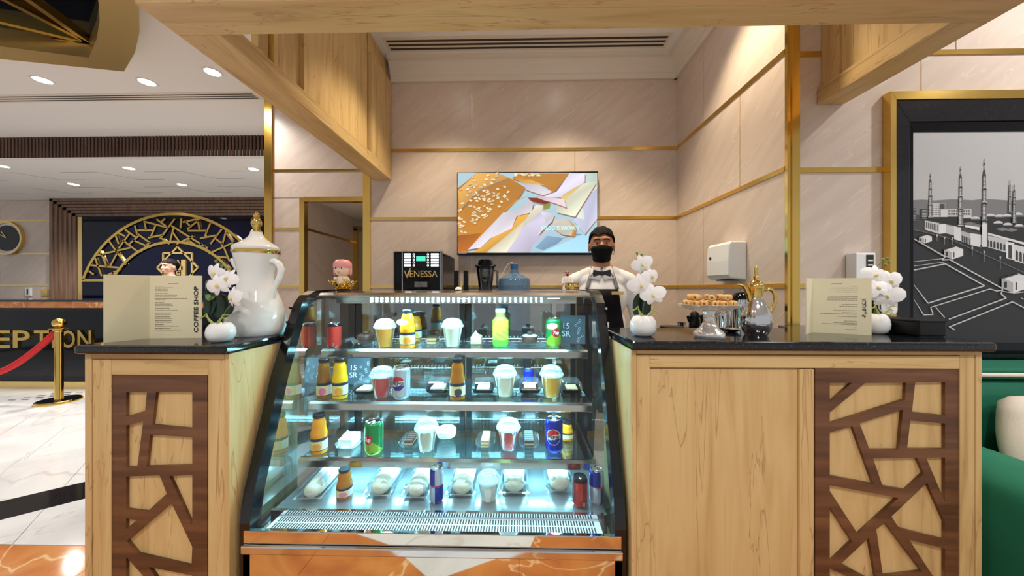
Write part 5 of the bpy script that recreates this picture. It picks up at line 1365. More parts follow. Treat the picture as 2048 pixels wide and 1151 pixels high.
MB().lathe([(0.9 * r, 0.02), (0.98 * r, 0.034), (1.0 * r, 0.046), (0.85 * r, 0.053), (0.0001, 0.055)], 28).build('cream', 'cake_cream', t)
m = MB()
for k in range(24): a = random.uniform(0, 2 * PI); q = random.uniform(0, 0.5) * r; m.ellip((q * math.cos(a), q * math.sin(a), 0.055), (0.0025, 0.0035, 0.0015), 6, 4)
o = m.build('petal_crumbs', 'cake_pink', t); o['kind'] = 'stuff'
tr, p, hw = tray(970, 908, 40, ZS3, 'clear plastic dish holding a tan slice beside the red drink', lid=False, depth=0.13)
slice_cake(p, [('sponge', 0.008, 'cake_tan'), ('filling', 0.004, 'cake_dark'), ('sponge', 0.008, 'cake_crumb'), ('icing', 0.008, 'cake_tan')], 'tan layered slice beside the red drink on the third shelf', 0.016, 0.095)
cup(1017, 907, 836, 48, ZS3, 'cup of red drink with foamy dome lid on the third shelf', C(200, 24, 14))
tr, p, hw = tray(1058, 908, 42, ZS3, 'clear plastic dish holding a dark chocolate slice beside the blue can', lid=False, depth=0.13)
slice_cake(p, [('sponge', 0.009, 'cake_dark'), ('cream', 0.006, 'cake_tan'), ('sponge', 0.009, 'cake_choc'), ('icing', 0.004, 'strap')], 'chocolate slice with grey icing beside the blue cola can', 0.018, 0.095, top='comb')
can(1108, 908, 834, 35, ZS3, 'blue cola can with round logo on the third shelf', 'pepsi', rz=R(-10))
bottle(1134, 896, 842, 24, ZS3, 'orange juice bottle behind the blue cola can', 'juice_orange', C(236, 200, 120), back=0.06)
# --- deck: wrapped sandwiches and drinks
pm('wrap_bread', C(218, 198, 172), 0.7, bump=0.3, bscale=90, var=0.1, vscale=40)
def sandwich(u, v, w, lean, labs, L=0.21):
    p, r, h = dims(u, v, v - 30, w, DECK)
    t = thing('sandwich_box', labs[0], 'container', p, lean)
    m = MB(); hw = r * 1.12
    sec = lambda k, y: [(-hw * k, y, 0.0025 if k > .9 else 0.004), (-hw * k * 1.08, y, 0.022), (-hw * k * 0.9, y, 0.05), (-hw * k * 0.4, y, 0.064), (hw * k * 0.4, y, 0.064), (hw * k * 0.9, y, 0.05), (hw * k * 1.08, y, 0.022), (hw * k, y, 0.0025)]
    S_ = [sec(0.82, -0.02), sec(1.0, 0.0), sec(1.0, L - 0.03), sec(0.82, L - 0.01)]
    for i in range(3):
        for j in range(7): m.add([S_[i][j], S_[i][j + 1], S_[i + 1][j + 1], S_[i + 1][j]], [(0, 1, 2, 3)])
    for S2 in (S_[0], S_[3]): m.add(S2, [tuple(range(8))])
    m.build('lid', 'clear_plastic', t)
    m = MB()
    for x_ in (-1, 1): m.box((min(x_ * hw * 0.99, x_ * hw * 1.12), -0.024, 0.02), (max(x_ * hw * 0.99, x_ * hw * 1.12), L - 0.006, 0.0215))
    m.box((-hw * 0.99, -0.024, 0.02), (hw * 0.99, -0.0175, 0.0215)); m.box((-hw * 0.99, L - 0.014, 0.02), (hw * 0.99, L - 0.006, 0.0215)); m.box((-hw * 0.9, -0.01, 0.0), (hw * 0.9, L - 0.03, 0.0022)); m.build('tub', 'clear_plastic', t)
    s_ = thing('wrapped_sandwich', labs[1], 'sandwich', p + Vector((0, 0, 0.003)), lean)
    nn = 14; ys_ = [0, 0.004, 0.012, 0.024] + [0.024 + (L - 0.073) * i / 8 for i in range(1, 8)] + [L - 0.049, L - 0.037, L - 0.029, L - 0.025]; rr_ = [0.006, 0.015, 0.021, 0.025] + [0.026 + 0.001 * (i % 2) for i in range(7)] + [0.025, 0.021, 0.015, 0.006]; pts = [(0, -0.012 + y_, 0.027) for y_ in ys_]
    o = MB().tube(pts, rr_, 16).build('bread_roll', 'wrap_bread', s_); o.scale = (hw / 0.034, 1, 1)
    o = MB().tube(pts[5:], [r_ + 0.001 for r_ in rr_[5:]], 16, cap=False).build('paper_wrap', 'paper_white', s_); o.scale = (hw / 0.034, 1, 1)
pm('paper_white', C(220, 220, 220), 0.5)
WL = [(622, 1014, 50, 'at the end of the deck under the shelf bracket', 'end of the deck'), (757, 1008, 48, 'between the juice bottle and another sandwich', 'beside the juice bottle'), (831, 1012, 46, 'beside the slim blue can on the deck', 'beside the slim blue can'),
      (922, 1008, 48, 'between the slim blue can and the milk cup', 'between blue can and milk cup'), (1028, 1004, 48, 'with no can beside it, next to the milk cup', 'on the far side of the milk cup'), (1120, 1000, 48, 'beside the red coffee can on the deck', 'beside the red coffee can')]
for u, v, w, a, b in WL: sandwich(u, v, w, R(3 if u < 700 else 0), ('clear plastic sandwich box ' + a, 'long white wrapped sandwich in its box, ' + b))
bottle(689, 1002, 890, 34, DECK, 'small amber juice bottle with pink label standing on the deck', 'juice_amber', C(226, 130, 150), h=0.105)
can(873, 1010, 932, 28, DECK, 'slim blue and silver energy drink can between two sandwich boxes', 'energy')
cup(977, 1012, 941, 47, DECK, 'cup of white milk drink with flat lid on the deck', C(238, 228, 204))
can(1160, 1018, 951, 30, DECK, 'red iced coffee can with black lid on the deck', 'coffee')
can(1193, 1012, 936, 30, DECK, 'slim blue and silver energy drink can at the deck end', 'energy', rz=R(20))

# ------------------------------------------------------------------ ornaments on top of the case
ZT = 1.292
p = atY(686, 575, 1.50); k1 = 1.5 / F_PX
t = thing('gold_leaf_bowl', 'gold bowl shaped like curling leaves on top of the display case', 'bowl', (p.x, 1.50, ZT))
MB().lathe([(0.03, 0), (0.036, 0.004), (0.03, 0.01), (0.0001, 0.011)], 20).build('foot', 'brass', t)
for k in range(6):
    a = 2 * PI * k / 6 + 0.26; m = MB(); A, Bq, M_ = [], [], []
    for j in range(7):
        s_ = j / 6; rr = 0.01 + 0.05 * s_; zz_ = 0.008 + 0.036 * s_ ** 1.6; w_ = 0.028 * math.sin(PI * (0.15 + 0.8 * s_))
        d = Vector((math.cos(a), math.sin(a), 0)); n_ = Vector((-d.y, d.x, 0))
        M_.append(d * rr + Vector((0, 0, zz_ - 0.005))); A.append(d * rr + n_ * w_ + Vector((0, 0, zz_))); Bq.append(d * rr - n_ * w_ + Vector((0, 0, zz_)))
    m.quadstrip(A, M_, smooth=True); m.quadstrip(M_, Bq, smooth=True); m.build('leaf', 'brass', t, solid=0.002)
fg = thing('baby_figurine', 'ceramic baby figurine with pink cap sitting in the gold leaf bowl', 'figurine', (p.x, 1.50, ZT + 0.012))
pm('doll_skin', C(240, 206, 178), 0.35); pm('doll_pink', C(226, 150, 150), 0.4); pm('doll_white', C(232, 214, 200), 0.4)
MB().ellip((0, 0, 0.028), (0.03, 0.026, 0.03), 20, 12).build('body', 'doll_white', fg)
hd = MB().ellip((0, -0.004, 0.082), (0.036, 0.034, 0.034), 24, 16).build('head', 'doll_skin', fg)
cpm = MB().lathe([(0.038, 0.088), (0.040, 0.096), (0.037, 0.112), (0.026, 0.124), (0.0001, 0.128)], 24, ctr=(0, -0.003, 0)).build('cap', 'doll_pink', fg)
for s_ in (-1, 1):
    MB().ellip((s_ * 0.014, -0.0345, 0.086), (0.0062, 0.004, 0.0062), 10, 8).build('eye_white', 'eye_white', hd)
    MB().ellip((s_ * 0.0135, -0.0375, 0.086), (0.0035, 0.002, 0.0038), 10, 8).build('eye', 'iris', hd)
    MB().ellip((s_ * 0.02, -0.021, 0.038), (0.011, 0.013, 0.009), 12, 8).build('hand', 'doll_skin', fg)
    MB().ellip((s_ * 0.037, -0.002, 0.072), (0.006, 0.008, 0.02), 10, 8).build('cap_flap', 'doll_pink', fg)
    MB().ellip((s_ * 0.012, -0.022, 0.014), (0.016, 0.014, 0.011), 12, 8).build('leg', 'doll_white', fg)
for x in (-0.008, 0.0, 0.008): MB().ellip((x, -0.034, 0.098), (0.002, 0.003, 0.006), 8, 6).build('hair_lock', 'hair', hd)
MB().tube([(-0.006, -0.0375, 0.068), (0, -0.0385, 0.0665), (0.006, -0.0375, 0.068)], 0.001, 6).build('mouth', 'lips', hd)
p = atY(1142, 575, 1.50)
t = thing('gold_trinket_bowl', 'small yellow gold bowl with pierced rim on top of the display case', 'bowl', (p.x, 1.47, ZT))
MB().lathe([(0.026, 0), (0.031, 0.006), (0.032, 0.016), (0.029, 0.024)], 28).build('bowl', 'brass', t)
MB().lathe([(0.030, 0.023), (0.031, 0.026), (0.028, 0.031), (0.0001, 0.032)], 28).build('lid', 'gold', t)
for k in range(14): MB().ellip((0.0285 * math.cos(2 * PI * k / 14), 0.0285 * math.sin(2 * PI * k / 14), 0.029), (0.002, 0.002, 0.002), 6, 4).build('bead', 'cap_black', t)
p = atY(1135, 575, 1.535)
fg = thing('robed_figurine', 'small figurine of a man in white robe and red headcloth behind the gold bowl', 'figurine', (p.x, 1.545, ZT))
MB().lathe([(0.022, 0), (0.021, 0.01), (0.017, 0.04), (0.018, 0.055), (0.010, 0.064), (0.0001, 0.066)], 20, sy=0.8).build('robe', 'white_matte', fg)
hd = MB().ellip((0, -0.002, 0.074), (0.0085, 0.009, 0.0115), 14, 10).build('head', 'skin', fg)
MB().lathe([(0.013, 0.056), (0.0118, 0.068), (0.0115, 0.08), (0.008, 0.087), (0.0001, 0.089)], 20, ctr=(0, 0.0035, 0)).build('headcloth', 'doll_pink', fg)
MB().lathe([(0.0116, 0.0795), (0.0122, 0.081), (0.0116, 0.0825)], 20, ctr=(0, 0.0035, 0)).build('head_band', 'cap_black', fg)
MB().ellip((0, -0.0105, 0.068), (0.005, 0.002, 0.005), 8, 6).build('beard', 'hair', hd)
for s_ in (-1, 1):
    MB().tube([(s_ * 0.016, 0, 0.056), (s_ * 0.022, -0.004, 0.04), (s_ * 0.02, -0.012, 0.028)], 0.005, 8).build('sleeve', 'white_matte', fg)
    MB().ellip((s_ * 0.0195, -0.014, 0.025), (0.0035, 0.0035, 0.004), 8, 6).build('hand', 'skin', fg)
p = atY(917, 575, 1.5)
t = thing('shell_ornament', 'tiny cream shell ornament with beaded spike on top of the case', 'ornament', (p.x, 1.5, ZT))
MB().lathe([(0.014, 0), (0.015, 0.004), (0.01, 0.011), (0.0001, 0.014)], 18, flute=lambda a, z: 1 + 0.06 * math.cos(9 * a)).build('shell', 'cake_cream', t)
for k in range(5): MB().ellip((0.012, 0.004, 0.006 + 0.007 * k), (0.004, 0.004, 0.004), 8, 6).build('bead', 'gold_soft', t)

# ------------------------------------------------------------------ mural wall picture
YM = 1.585
mu = thing('mosque_mural', 'engraved black and grey mosque mural in a granite and gold frame above the sofa', 'mural', (0, YM, 0))
XM1 = 3.7
gx_, gz_ = atY(1771, 187, YM).x, atY(1775, 187, YM).z
gx2, gz2 = atY(1783, 204, YM).x, atY(1783, 204, YM).z
bx2, bz2 = atY(1812, 240, YM).x, atY(1822, 246, YM).z
px2, pz2 = atY(1822, 266, YM).x, atY(1822, 266, YM).z
ZB = 0.92
pb = atY(1900, 684, YM).z
def frame_ring(name, x0, z0, x1, z1, xr0, xr1, zb0, zb1, d, mat):
    # four mitred members between an outer and an inner rectangle
    o_ = [(x0, zb0), (xr0, zb0), (xr0, z0), (x0, z0)]; i_ = [(x1, zb1), (xr1, zb1), (xr1, z1), (x1, z1)]
    for k in range(4):
        j = (k + 1) % 4
        MB().prism([o_[k], o_[j], i_[j], i_[k]], 'y', -d, 0.014).build(name, mat, mu, 0.002)
frame_ring('gold_frame', gx_, gz_, gx2, gz2, XM1 + 0.1, XM1 + 0.06, ZB - 0.05, ZB - 0.01, 0.022, 'gold')
frame_ring('granite_border', gx2, gz2, bx2, bz2, XM1 + 0.06, XM1 - 0.02, ZB - 0.01, pb - 0.05, 0.016, 'granite_mural')
frame_ring('inner_border', bx2, bz2, px2, pz2, XM1 - 0.02, XM1 - 0.05, pb - 0.05, pb, 0.010, 'black_gloss')
B('panel', (bx2, -0.006, pb - 0.05), (XM1 - 0.02, 0.014, bz2), 'black_satin', mu)
MU = MB(); ml_ = [0]
mz = lambda x, y: (lambda q: (q.x, q.z))(atY(1800 + x / 2.879, 280 + y / 2.879, YM - 0.007))
def mp_(pts, g):
    ml_[0] += 1; d = -0.0065 - 0.000012 * ml_[0]
    q = [mz(*p_) for p_ in pts]
    q = [(max(px2, min(XM1 - 0.05, x)), d, max(pb, min(pz2, z))) for x, z in q]
    MU.add(q, [tuple(range(len(q)))], col=C(g, g, g + 2))
XE = 2800
mp_([(60, -60), (XE, -60), (XE, 420), (60, 420)], 186)
mp_([(60, 345), (130, 342), (200, 347), (300, 340), (420, 345), (480, 338), (560, 342), (640, 348), (714, 342), (900, 350), (XE, 344), (XE, 470), (60, 470)], 120)
mp_([(60, 440), (XE, 440), (XE, 1300), (60, 1300)], 40)
mp_([(64, 440), (300, 450), (714, 520), (1200, 640), (64, 520)], 66)
def rc_(x0, y0, x1, y1, g): mp_([(x0, y0), (x1, y0), (x1, y1), (x0, y1)], g)
# town blocks
rc_(66, 392, 92, 475, 60)
for k in range(8): rc_(68, 396 + k * 9, 90, 399 + k * 9, 170)
rc_(93, 430, 126, 466, 70); rc_(112, 396, 156, 462, 44)
for k in range(6): rc_(128, 402 + k * 9, 154, 406 + k * 9, 180)
rc_(184, 364, 260, 442, 205)
for k in range(6):
    for j in range(4): rc_(190 + j * 10, 370 + k * 11, 196 + j * 10, 375 + k * 11, 70)
rc_(228, 366, 258, 440, 70); rc_(234, 398, 274, 442, 210); rc_(276, 396, 412, 440, 190)
for k in range(9): rc_(280 + k * 14, 402, 289 + k * 14, 412, 80); rc_(280 + k * 14, 420, 289 + k * 14, 430, 80)
# mosque roof, walls and arcades
mp_([(150, 455), (330, 442), (460, 450), (714, 520), (1100, 640), (1100, 700), (714, 590), (500, 540), (330, 490)], 34)
for x, y in ((390, 446), (435, 452), (520, 436), (572, 440), (615, 438), (680, 430), (565, 478), (620, 488), (685, 496), (740, 470), (800, 500)):
    mp_(circle(x, y, 27, 14, PI, 2 * PI, ry=13), 206); rc_(x - 27, y, x + 27, y + 5, 120)
for x, y in ((400, 480), (440, 492), (590, 512), (640, 516)): mp_([(x - 40, y), (x, y - 10), (x + 40, y), (x, y + 12)], 120)
mp_([(142, 462), (225, 478), (225, 540), (142, 515)], 200); mp_([(225, 485), (262, 482), (262, 535), (225, 540)], 224)
mp_([(262, 485), (330, 500), (330, 555), (262, 535)], 190); mp_([(310, 495), (350, 502), (350, 582), (310, 570)], 214)
mp_([(350, 520), (410, 540), (410, 605), (350, 585)], 176); mp_([(405, 535), (470, 545), (470, 618), (405, 604)], 216)
mp_([(490, 545), (620, 575), (620, 650), (490, 612)], 190); mp_([(490, 528), (720, 590), (1100, 700), (1100, 716), (720, 604), (490, 540)], 214)
mp_([(610, 585), (656, 592), (656, 690), (610, 680)], 222); mp_([(622, 602), (644, 606), (644, 684), (622, 680)], 60)
mp_([(656, 600), (714, 615), (900, 670), (900, 770), (714, 712), (656, 695)], 204)
for k in range(7): mp_([(148 + k * 11, 472 + k * 2.4), (154 + k * 11, 473 + k * 2.4), (154 + k * 11, 506 + k * 3.4), (148 + k * 11, 504 + k * 3.4)], 90)
for k in range(5): mp_([(354 + k * 11, 548 + k * 4), (361 + k * 11, 550 + k * 4), (361 + k * 11, 588 + k * 4), (354 + k * 11, 586 + k * 4)], 60)
for k in range(6): mp_([(498 + k * 19, 578 + k * 5), (504 + k * 19, 570 + k * 5), (510 + k * 19, 580 + k * 5), (510 + k * 19, 612 + k * 5), (498 + k * 19, 609 + k * 5)], 56)
for k in range(9): mp_([(664 + k * 22, 640 + k * 7), (671 + k * 22, 632 + k * 7), (678 + k * 22, 644 + k * 7), (678 + k * 22, 694 + k * 7), (664 + k * 22, 690 + k * 7)], 56)
mp_([(370, 500), (372, 488), (455, 500), (455, 520)], 210)
for k in range(6): mp_(circle(380 + k * 14, 497 + k * 2.5, 7, 8, PI, 2 * PI), 236)
def minaret(x, yt, yb, w):
    h = yb - yt
    rc_(x - 1.2, yt, x + 1.2, yt + h * 0.2, 40); mp_(circle(x, yt + h * 0.06, w * 0.16, 8), 50)
    mp_([(x - w * 0.3, yt + h * 0.2), (x, yt + h * 0.1), (x + w * 0.3, yt + h * 0.2)], 60)
    for f0, f1, ww in ((0.2, 0.36, 0.55), (0.36, 0.52, 0.66), (0.52, 0.72, 0.82), (0.72, 1.0, 1.0)):
        rc_(x - w * ww / 2, yt + h * f0, x + w * ww / 2, yt + h * f1, 118); rc_(x - w * ww * 0.32, yt + h * f0, x + w * ww * 0.1, yt + h * f1, 186)
        rc_(x - w * ww * 0.68, yt + h * f1 - h * 0.022, x + w * ww * 0.68, yt + h * f1, 52); rc_(x - w * ww * 0.62, yt + h * f1 - h * 0.034, x + w * ww * 0.62, yt + h * f1 - h * 0.024, 208)
        for q in range(4): rc_(x - w * ww * 0.45, yt + h * (f0 + (f1 - f0) * (q + 0.3) / 4), x + w * ww * 0.45, yt + h * (f0 + (f1 - f0) * (q + 0.45) / 4), 70)
for a in ((174, 192, 450, 24), (347, 150, 500, 27), (483, 108, 615, 32), (629, 228, 420, 16), (653, 254, 480, 20), (900, 90, 700, 34)): minaret(*a)
rc_(466, 480, 500, 615, 216); rc_(494, 480, 500, 615, 70)
def hut(x, y, s_):
    mp_([(x, y), (x + 42 * s_, y - 12 * s_), (x + 74 * s_, y), (x + 30 * s_, y + 12 * s_)], 214); mp_([(x, y), (x + 30 * s_, y + 12 * s_), (x + 30 * s_, y + 40 * s_), (x, y + 26 * s_)], 170)
    mp_([(x + 30 * s_, y + 12 * s_), (x + 74 * s_, y), (x + 74 * s_, y + 26 * s_), (x + 30 * s_, y + 40 * s_)], 220); rc_(x + 6 * s_, y + 10 * s_, x + 14 * s_, y + 26 * s_, 40); rc_(x + 36 * s_, y + 12 * s_, x + 40 * s_, y + 32 * s_, 40)
    mp_([(x, y), (x + 42 * s_, y - 12 * s_), (x + 44 * s_, y - 9 * s_), (x + 3 * s_, y + 3 * s_)], 60)
hut(104, 556, 1.0); hut(248, 628, 1.48); hut(578, 792, 2.2)
def road(pts, w, g=196):
    for p_, q_ in zip(pts, pts[1:]): mp_(bar2(p_, q_, w), g)
road([(64, 568), (255, 672), (235, 690), (280, 688), (585, 855), (575, 885), (605, 908), (275, 1030)], 7); road([(64, 572), (250, 676)], 2, 90)
road([(64, 700), (240, 682)], 3); road([(64, 724), (250, 702)], 3); road([(64, 748), (255, 712), (480, 838), (155, 938), (64, 832)], 7)
road([(155, 930), (470, 834)], 2, 90); road([(64, 915), (130, 1005), (185, 1003), (170, 962), (510, 856), (550, 868), (585, 862)], 6); road([(200, 962), (250, 1020)], 5)
road([(275, 1075), (640, 930), (1100, 1180)], 7); road([(280, 1075), (310, 1092)], 6); road([(585, 870), (650, 880), (714, 872), (1300, 900)], 5); road([(690, 908), (760, 940), (714, 900)], 4)
road([(64, 515), (260, 560), (720, 768), (1200, 1000)], 2.5, 120)
for x, y, h in ((207, 572, 30), (250, 590, 34), (295, 595, 36), (409, 660, 46), (477, 690, 52), (570, 730, 60)): rc_(x - 1.5, y - h, x + 1.5, y + 10, 130); mp_([(x - 5, y - h), (x + 5, y - h), (x + 3, y - h + 14), (x - 3, y - h + 14)], 180)
MU.build('engraved_picture', 'paint', mu, fixn=False)

# ------------------------------------------------------------------ sofa
so = thing('sofa', 'deep green velvet sofa against the mural wall', 'sofa', (1.5, 0.75, 0))
B('base', (0.02, 0.03, 0.08), (1.9, 0.78, 0.36), 'green_velvet', so, 0.02)
B('seat_cushion', (0.28, 0.0, 0.36), (1.09, 0.62, 0.50), 'green_velvet', so, 0.05); B('seat_cushion', (1.1, 0.0, 0.36), (1.9, 0.62, 0.50), 'green_velvet', so, 0.05)
def soft(name, lo, hi, mat, par, bev):
    o = B(name, lo, hi, mat, par); b = o.modifiers.new('bevel', 'BEVEL'); b.width = bev; b.segments = 5; b.limit_method = 'ANGLE'; b.angle_limit = R(50)
    for f in o.data.polygons: f.use_smooth = True
    return o
soft('arm', (0.0, 0.0, 0.1), (0.27, 0.66, 0.72), 'green_velvet', so, 0.09)
soft('back', (0.02, 0.60, 0.3), (2.0, 0.80, 0.93), 'green_velvet', so, 0.06)
MB().tube([(0.05, 0.60, 0.955), (2.0, 0.60, 0.955)], 0.008, 8).build('piping', 'cream_fabric', so)
B('back_rail', (0.02, 0.62, 0.93), (2.0, 0.80, 0.975), 'green_velvet', so, 0.01)
for x in (0.06, 1.84): B('foot', (x, 0.08, 0), (x + 0.05, 0.13, 0.085), 'walnut', so); B('foot', (x, 0.68, 0), (x + 0.05, 0.73, 0.085), 'walnut', so)
pw = MB().ellip((0, 0, 0), (0.26, 0.085, 0.19), 28, 18).build('cushion_cover', 'cream_fabric', None)
for v in pw.data.vertices:      # squarish pillow outline
    x, z = v.co.x / 0.26, v.co.z / 0.19; k = max(abs(x), abs(z)); r_ = math.hypot(x, z)
    if k > 1e-4: f = 1 + (r_ / k - 1) * 0.55; v.co.x *= f; v.co.z *= f
tag(pw, 'cream cushion lying on the green velvet sofa', 'cushion'); pw.name = 'cushion'
pw.location = (2.0, 1.25, 0.70); pw.scale = (0.84, 1, 1); pw.rotation_euler = (R(-14), R(10), 0)

# ------------------------------------------------------------------ people
def person(name, label, loc, rz, scale, skin, mask=False, arms=None):
    root = thing(name, label, 'person', loc, rz); root.scale = (scale,) * 3
    m = MB()
    E_ = m.ellip
    def cap(a, b, ra, rb):
        a, b = Vector(a), Vector(b); n_ = 5
        m.tube([a.lerp(b, i / n_) for i in range(n_ + 1)], [ra + (rb - ra) * i / n_ for i in range(n_ + 1)], 14)
        E_(a, (ra,) * 3, 14, 10); E_(b, (rb,) * 3, 14, 10)
    # torso
    E_((0, 0.0, 0.95), (0.165, 0.115, 0.13), 24, 16); E_((0, 0.0, 1.10), (0.15, 0.105, 0.15), 24, 16); E_((0, -0.005, 1.26), (0.158, 0.110, 0.16), 24, 16)
    E_((0, 0.01, 1.365), (0.165, 0.088, 0.07), 24, 16)
    cap((0, 0.012, 1.40), (0, 0.0, 1.50), 0.062, 0.054)
    for s_ in (-1, 1):
        cap((s_ * 0.05, 0.012, 1.43), (s_ * 0.165, 0.01, 1.372), 0.044, 0.052)
        cap((s_ * 0.172, 0.01, 1.365), (s_ * 0.225, 0.03, 1.11), 0.052, 0.043); cap((s_ * 0.225, 0.03, 1.11), (s_ * 0.215, -0.10, 0.90), 0.045, 0.032)
        w_ = Vector((s_ * 0.215, -0.105, 0.885)); E_((w_.x, w_.y - 0.02, w_.z - 0.04), (0.022, 0.038, 0.048), 14, 10)
        for k, ln in enumerate((0.062, 0.072, 0.068, 0.052)):
            a = w_ + Vector((0, -0.046 + 0.019 * k, -0.078)); b = a + Vector((-s_ * 0.004, -0.006, -ln * 0.5)); c_ = b + Vector((-s_ * 0.014, 0.006, -ln * 0.45))
            cap(a, b, 0.0095, 0.0088); cap(b, c_, 0.0088, 0.0075)
        a = w_ + Vector((-s_ * 0.008, -0.048, -0.03)); cap(a, a + Vector((-s_ * 0.016, -0.022, -0.03)), 0.011, 0.0098); cap(a + Vector((-s_ * 0.016, -0.022, -0.03)), a + Vector((-s_ * 0.02, -0.026, -0.056)), 0.0098, 0.008)
        cap((s_ * 0.085, 0, 0.88), (s_ * 0.095, -0.005, 0.49), 0.088, 0.06); cap((s_ * 0.095, -0.005, 0.49), (s_ * 0.098, 0.02, 0.09), 0.058, 0.042)
        cap((s_ * 0.098, 0.03, 0.045), (s_ * 0.105, -0.13, 0.036), 0.044, 0.036)
    # head
    E_((0, 0.012, 1.612), (0.074, 0.092, 0.088), 28, 20); E_((0, -0.022, 1.565), (0.060, 0.068, 0.072), 24, 16); E_((0, -0.045, 1.515), (0.036, 0.036, 0.03), 18, 12)
    E_((0, -0.068, 1.63), (0.055, 0.02, 0.02), 18, 10)
    cap((0, -0.082, 1.605), (0, -0.098, 1.572), 0.009, 0.014)
    for s_ in (-1, 1):
        E_((s_ * 0.012, -0.09, 1.567), (0.009, 0.01, 0.008), 10, 8); E_((s_ * 0.077, 0.012, 1.588), (0.009, 0.018, 0.030), 12, 10); E_((s_ * 0.038, -0.06, 1.572), (0.024, 0.022, 0.02), 12, 10)
    E_((0, -0.085, 1.54), (0.022, 0.012, 0.008), 12, 8); E_((0, -0.083, 1.527), (0.019, 0.012, 0.008), 12, 8)
    b = m.build('body', [skin, 'shirt', 'trouser', 'cap_black'], None)
    rm = b.modifiers.new('rm', 'REMESH'); rm.mode = 'VOXEL'; rm.voxel_size = 0.0062
    sm = b.modifiers.new('sm', 'SMOOTH'); sm.factor = 0.5; sm.iterations = 5
    me = bpy.data.meshes.new_from_object(b.evaluated_get(bpy.context.evaluated_depsgraph_get()))
    bpy.data.objects.remove(b)
    me.name = 'body'
    if not me.materials:
        for q in (skin, 'shirt', 'trouser', 'cap_black'): me.materials.append(MATS[q])
    for f in me.polygons:
        c_ = f.center; f.use_smooth = True
        if (c_.z > 1.452 - 0.25 * max(0, -c_.y - 0.02) and (c_.z > 1.485 or math.hypot(c_.x, c_.y) < 0.072)) or (abs(c_.x) > 0.15 and c_.z < 0.895 and c_.y < -0.03): f.material_index = 0
        elif c_.z > 0.97 or abs(c_.x) > 0.185: f.material_index = 1
        elif c_.z < 0.085: f.material_index = 3
        else: f.material_index = 2
    body = bpy.data.objects.new('body', me); COL.objects.link(body); body.parent = root
    bvh = BVHTree.FromPolygons([v.co for v in me.vertices], [tuple(p.vertices) for p in me.polygons])
    def hit(o_, d):
        h_ = bvh.ray_cast(Vector(o_), Vector(d).normalized())
        return (h_[0], h_[1]) if h_[0] is not None else (None, None)
    def patch(nm, rows, mat, off, par=root, thick=0.003):
        # rows of (origin, direction): a sheet laid over the body
        g = []
        for row in rows:
            l_ = []
            for o_, d in row:
                p_, n_ = hit(o_, d)
                if p_ is None: p_ = Vector(o_) + Vector(d).normalized() * 0.4
                l_.append(p_ - Vector(d).normalized() * off)
            g.append(l_)
        mm = MB(); w_ = len(g[0])
        mm.add([p_ for l_ in g for p_ in l_], [(j * w_ + i, j * w_ + i + 1, (j + 1) * w_ + i + 1, (j + 1) * w_ + i) for j in range(len(g) - 1) for i in range(w_ - 1)], smooth=True)
        return mm.build(nm, mat, par, solid=thick)
    front = lambda x, z: ((x, -0.6, z), (0, 1, 0))
    radial = lambda a, z, cy=0.0: ((0.4 * math.sin(a), cy - 0.4 * math.cos(a), z), (-math.sin(a), math.cos(a), 0))
    # hair: shell over the scalp
    hm = MB(); idx = {}
    for f in me.polygons:
        c_ = f.center
        if c_.z > max(1.535, min(1.652, 1.625 - 1.15 * c_.y)) + (0.006 * math.sin(c_.x * 90) if c_.y < -0.03 else 0) and c_.z > 1.53 and not (abs(c_.x) > 0.078 and c_.z < 1.625 and abs(c_.y - 0.012) < 0.03):
            ids = []
            for vi in f.vertices:
                if vi not in idx:
                    idx[vi] = len(hm.v); co = me.vertices[vi].co; n_ = me.vertices[vi].normal
                    up_ = max(0, (co.z - 1.60) / 0.1)
                    hm.v.append(tuple(co + n_ * (0.002 + 0.016 * up_ * (1.25 if co.y < 0.0 else 0.9) + 0.0025 * up_ * math.sin(co.x * 190 + co.y * 70))))
                ids.append(idx[vi])
            hm.f.append(tuple(ids)); hm.c.append(None); hm.mi.append(0); hm.sm.append(True)
    hm.build('hair', 'hair', root, solid=0.006, fixn=False)
    for s_ in (-1, 1):
        p_, n_ = hit((s_ * 0.030, -0.6, 1.604), (0, 1, 0))
        e_ = MB().ellip(p_ + Vector((0, 0.006, 0)), (0.0125, 0.009, 0.0050), 14, 10).build('eye', 'eye_white', root)
        MB().ellip(p_ + Vector((0, -0.0015, 0)), (0.0056, 0.003, 0.0050), 12, 8).build('iris', 'iris', e_)
        pts = [hit((s_ * x, -0.6, z), (0, 1, 0))[0] + Vector((0, -0.001, 0)) for x, z in ((0.012, 1.624), (0.026, 1.629), (0.04, 1.627), (0.05, 1.619))]
        MB().tube(pts, [0.003, 0.0042, 0.0038, 0.002], 8).build('eyebrow', 'hair', root)
    for k, s_ in enumerate((-1, 1)):
        rows = [[front(s_ * (0.008 + 0.05 * i / 4 * (1 + 0.2 * j)), 1.452 - 0.038 * j - 0.02 * i / 4 * (j == 3) - 0.012 * (1 - i / 4) * j * 0.3 + 0.012 * i / 4) for i in range(5)] for j in range(3)]
        patch('collar', rows, 'shirt', 0.012)
    return root, hit, patch, front, radial
pb_ = atY(1203, 600, 2.10)
zt_ = atY(1203, 453, 2.10).z
bar, hit, patch, front, radial = person('person', 'barista in white shirt, bow tie, dark apron and black face mask behind the display case', (pb_.x, 2.10, 0), R(-12), zt_ / 1.72, 'skin')
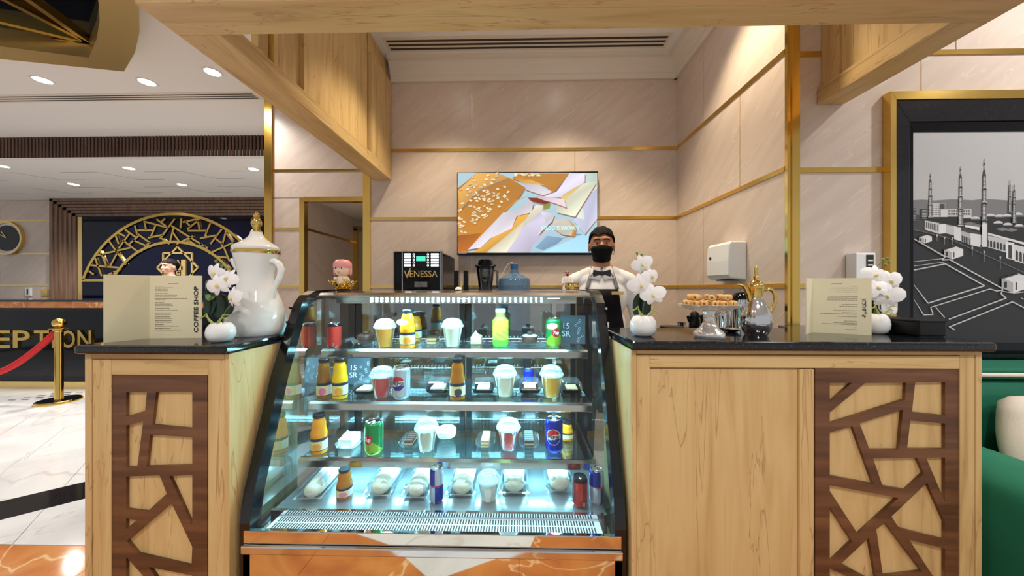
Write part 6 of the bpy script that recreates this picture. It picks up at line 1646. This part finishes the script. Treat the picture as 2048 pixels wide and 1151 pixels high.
rows = [[radial(R(-74 + 148 * i / 16), (1.592 - 0.018 * (abs(i - 8) / 8) ** 1.2) * (1 - t_) + (1.484 + 0.022 * (abs(i - 8) / 8) ** 2) * t_, 0.0) for i in range(17)] for t_ in [k / 8 for k in range(9)]]
mk_ = patch('face_mask', rows, 'mask_fabric', 0.006)
for s_ in (-1, 1): MB().tube([(s_ * 0.066, -0.03, 1.575), (s_ * 0.083, 0.012, 1.60), (s_ * 0.085, 0.032, 1.588), (s_ * 0.074, -0.015, 1.535)], 0.0015, 6).build('ear_loop', 'mask_fabric', mk_)
ap = patch('apron', [[front((-0.095 - 0.05 * min(1, j / 7)) * (1 - 2 * i / 12), 1.318 - 0.72 * j / 16) for i in range(13)] for j in range(17)], 'apron', 0.012)
for s_ in (-1, 1): patch('apron_strap', [[front(s_ * (0.062 + 0.03 * t_) + 0.010 * e_, 1.425 - 0.105 * t_) for e_ in (-1, 1)] for t_ in [k / 8 for k in range(9)]], 'strap', 0.010)
p_ = hit((0, -0.6, 1.418), (0, 1, 0))[0]
bt = MB()
for s_ in (-1, 1): bt.prism([(0, p_.z - 0.008), (s_ * 0.052, p_.z - 0.024), (s_ * 0.056, p_.z), (s_ * 0.05, p_.z + 0.022), (0, p_.z + 0.008)], 'y', p_.y - 0.024, p_.y - 0.008)
bt = bt.build('bow_tie', 'cap_black', bar, 0.003); B('knot', (-0.010, p_.y - 0.028, p_.z - 0.011), (0.010, p_.y - 0.006, p_.z + 0.011), 'cap_black', bt, 0.003)
p_ = hit((0.088, -0.6, 1.295), (0, 1, 0))[0]; o = B('name_badge', (0.055, p_.y - 0.026, 1.285), (0.125, p_.y - 0.016, 1.304), 'gold_soft', bar)
patch('apron_cloth', [[front(-0.06 + 0.10 * i / 5, 1.12 - 0.10 * j / 4) for i in range(6)] for j in range(5)], 'shirt', 0.018)
q = atY(340, 600, 4.95); zt_ = atY(340, 517, 4.95).z
rec, hit, patch, front, radial = person('person', 'receptionist in white shirt looking down behind the black reception desk', (q.x, 4.95, 0), R(-14), zt_ / 1.72, 'skin_light')
patch('mouth', [[front(-0.018 + 0.036 * i / 5, 1.536 - 0.008 * j) for i in range(6)] for j in range(2)], 'lips', 0.001, thick=0.001)
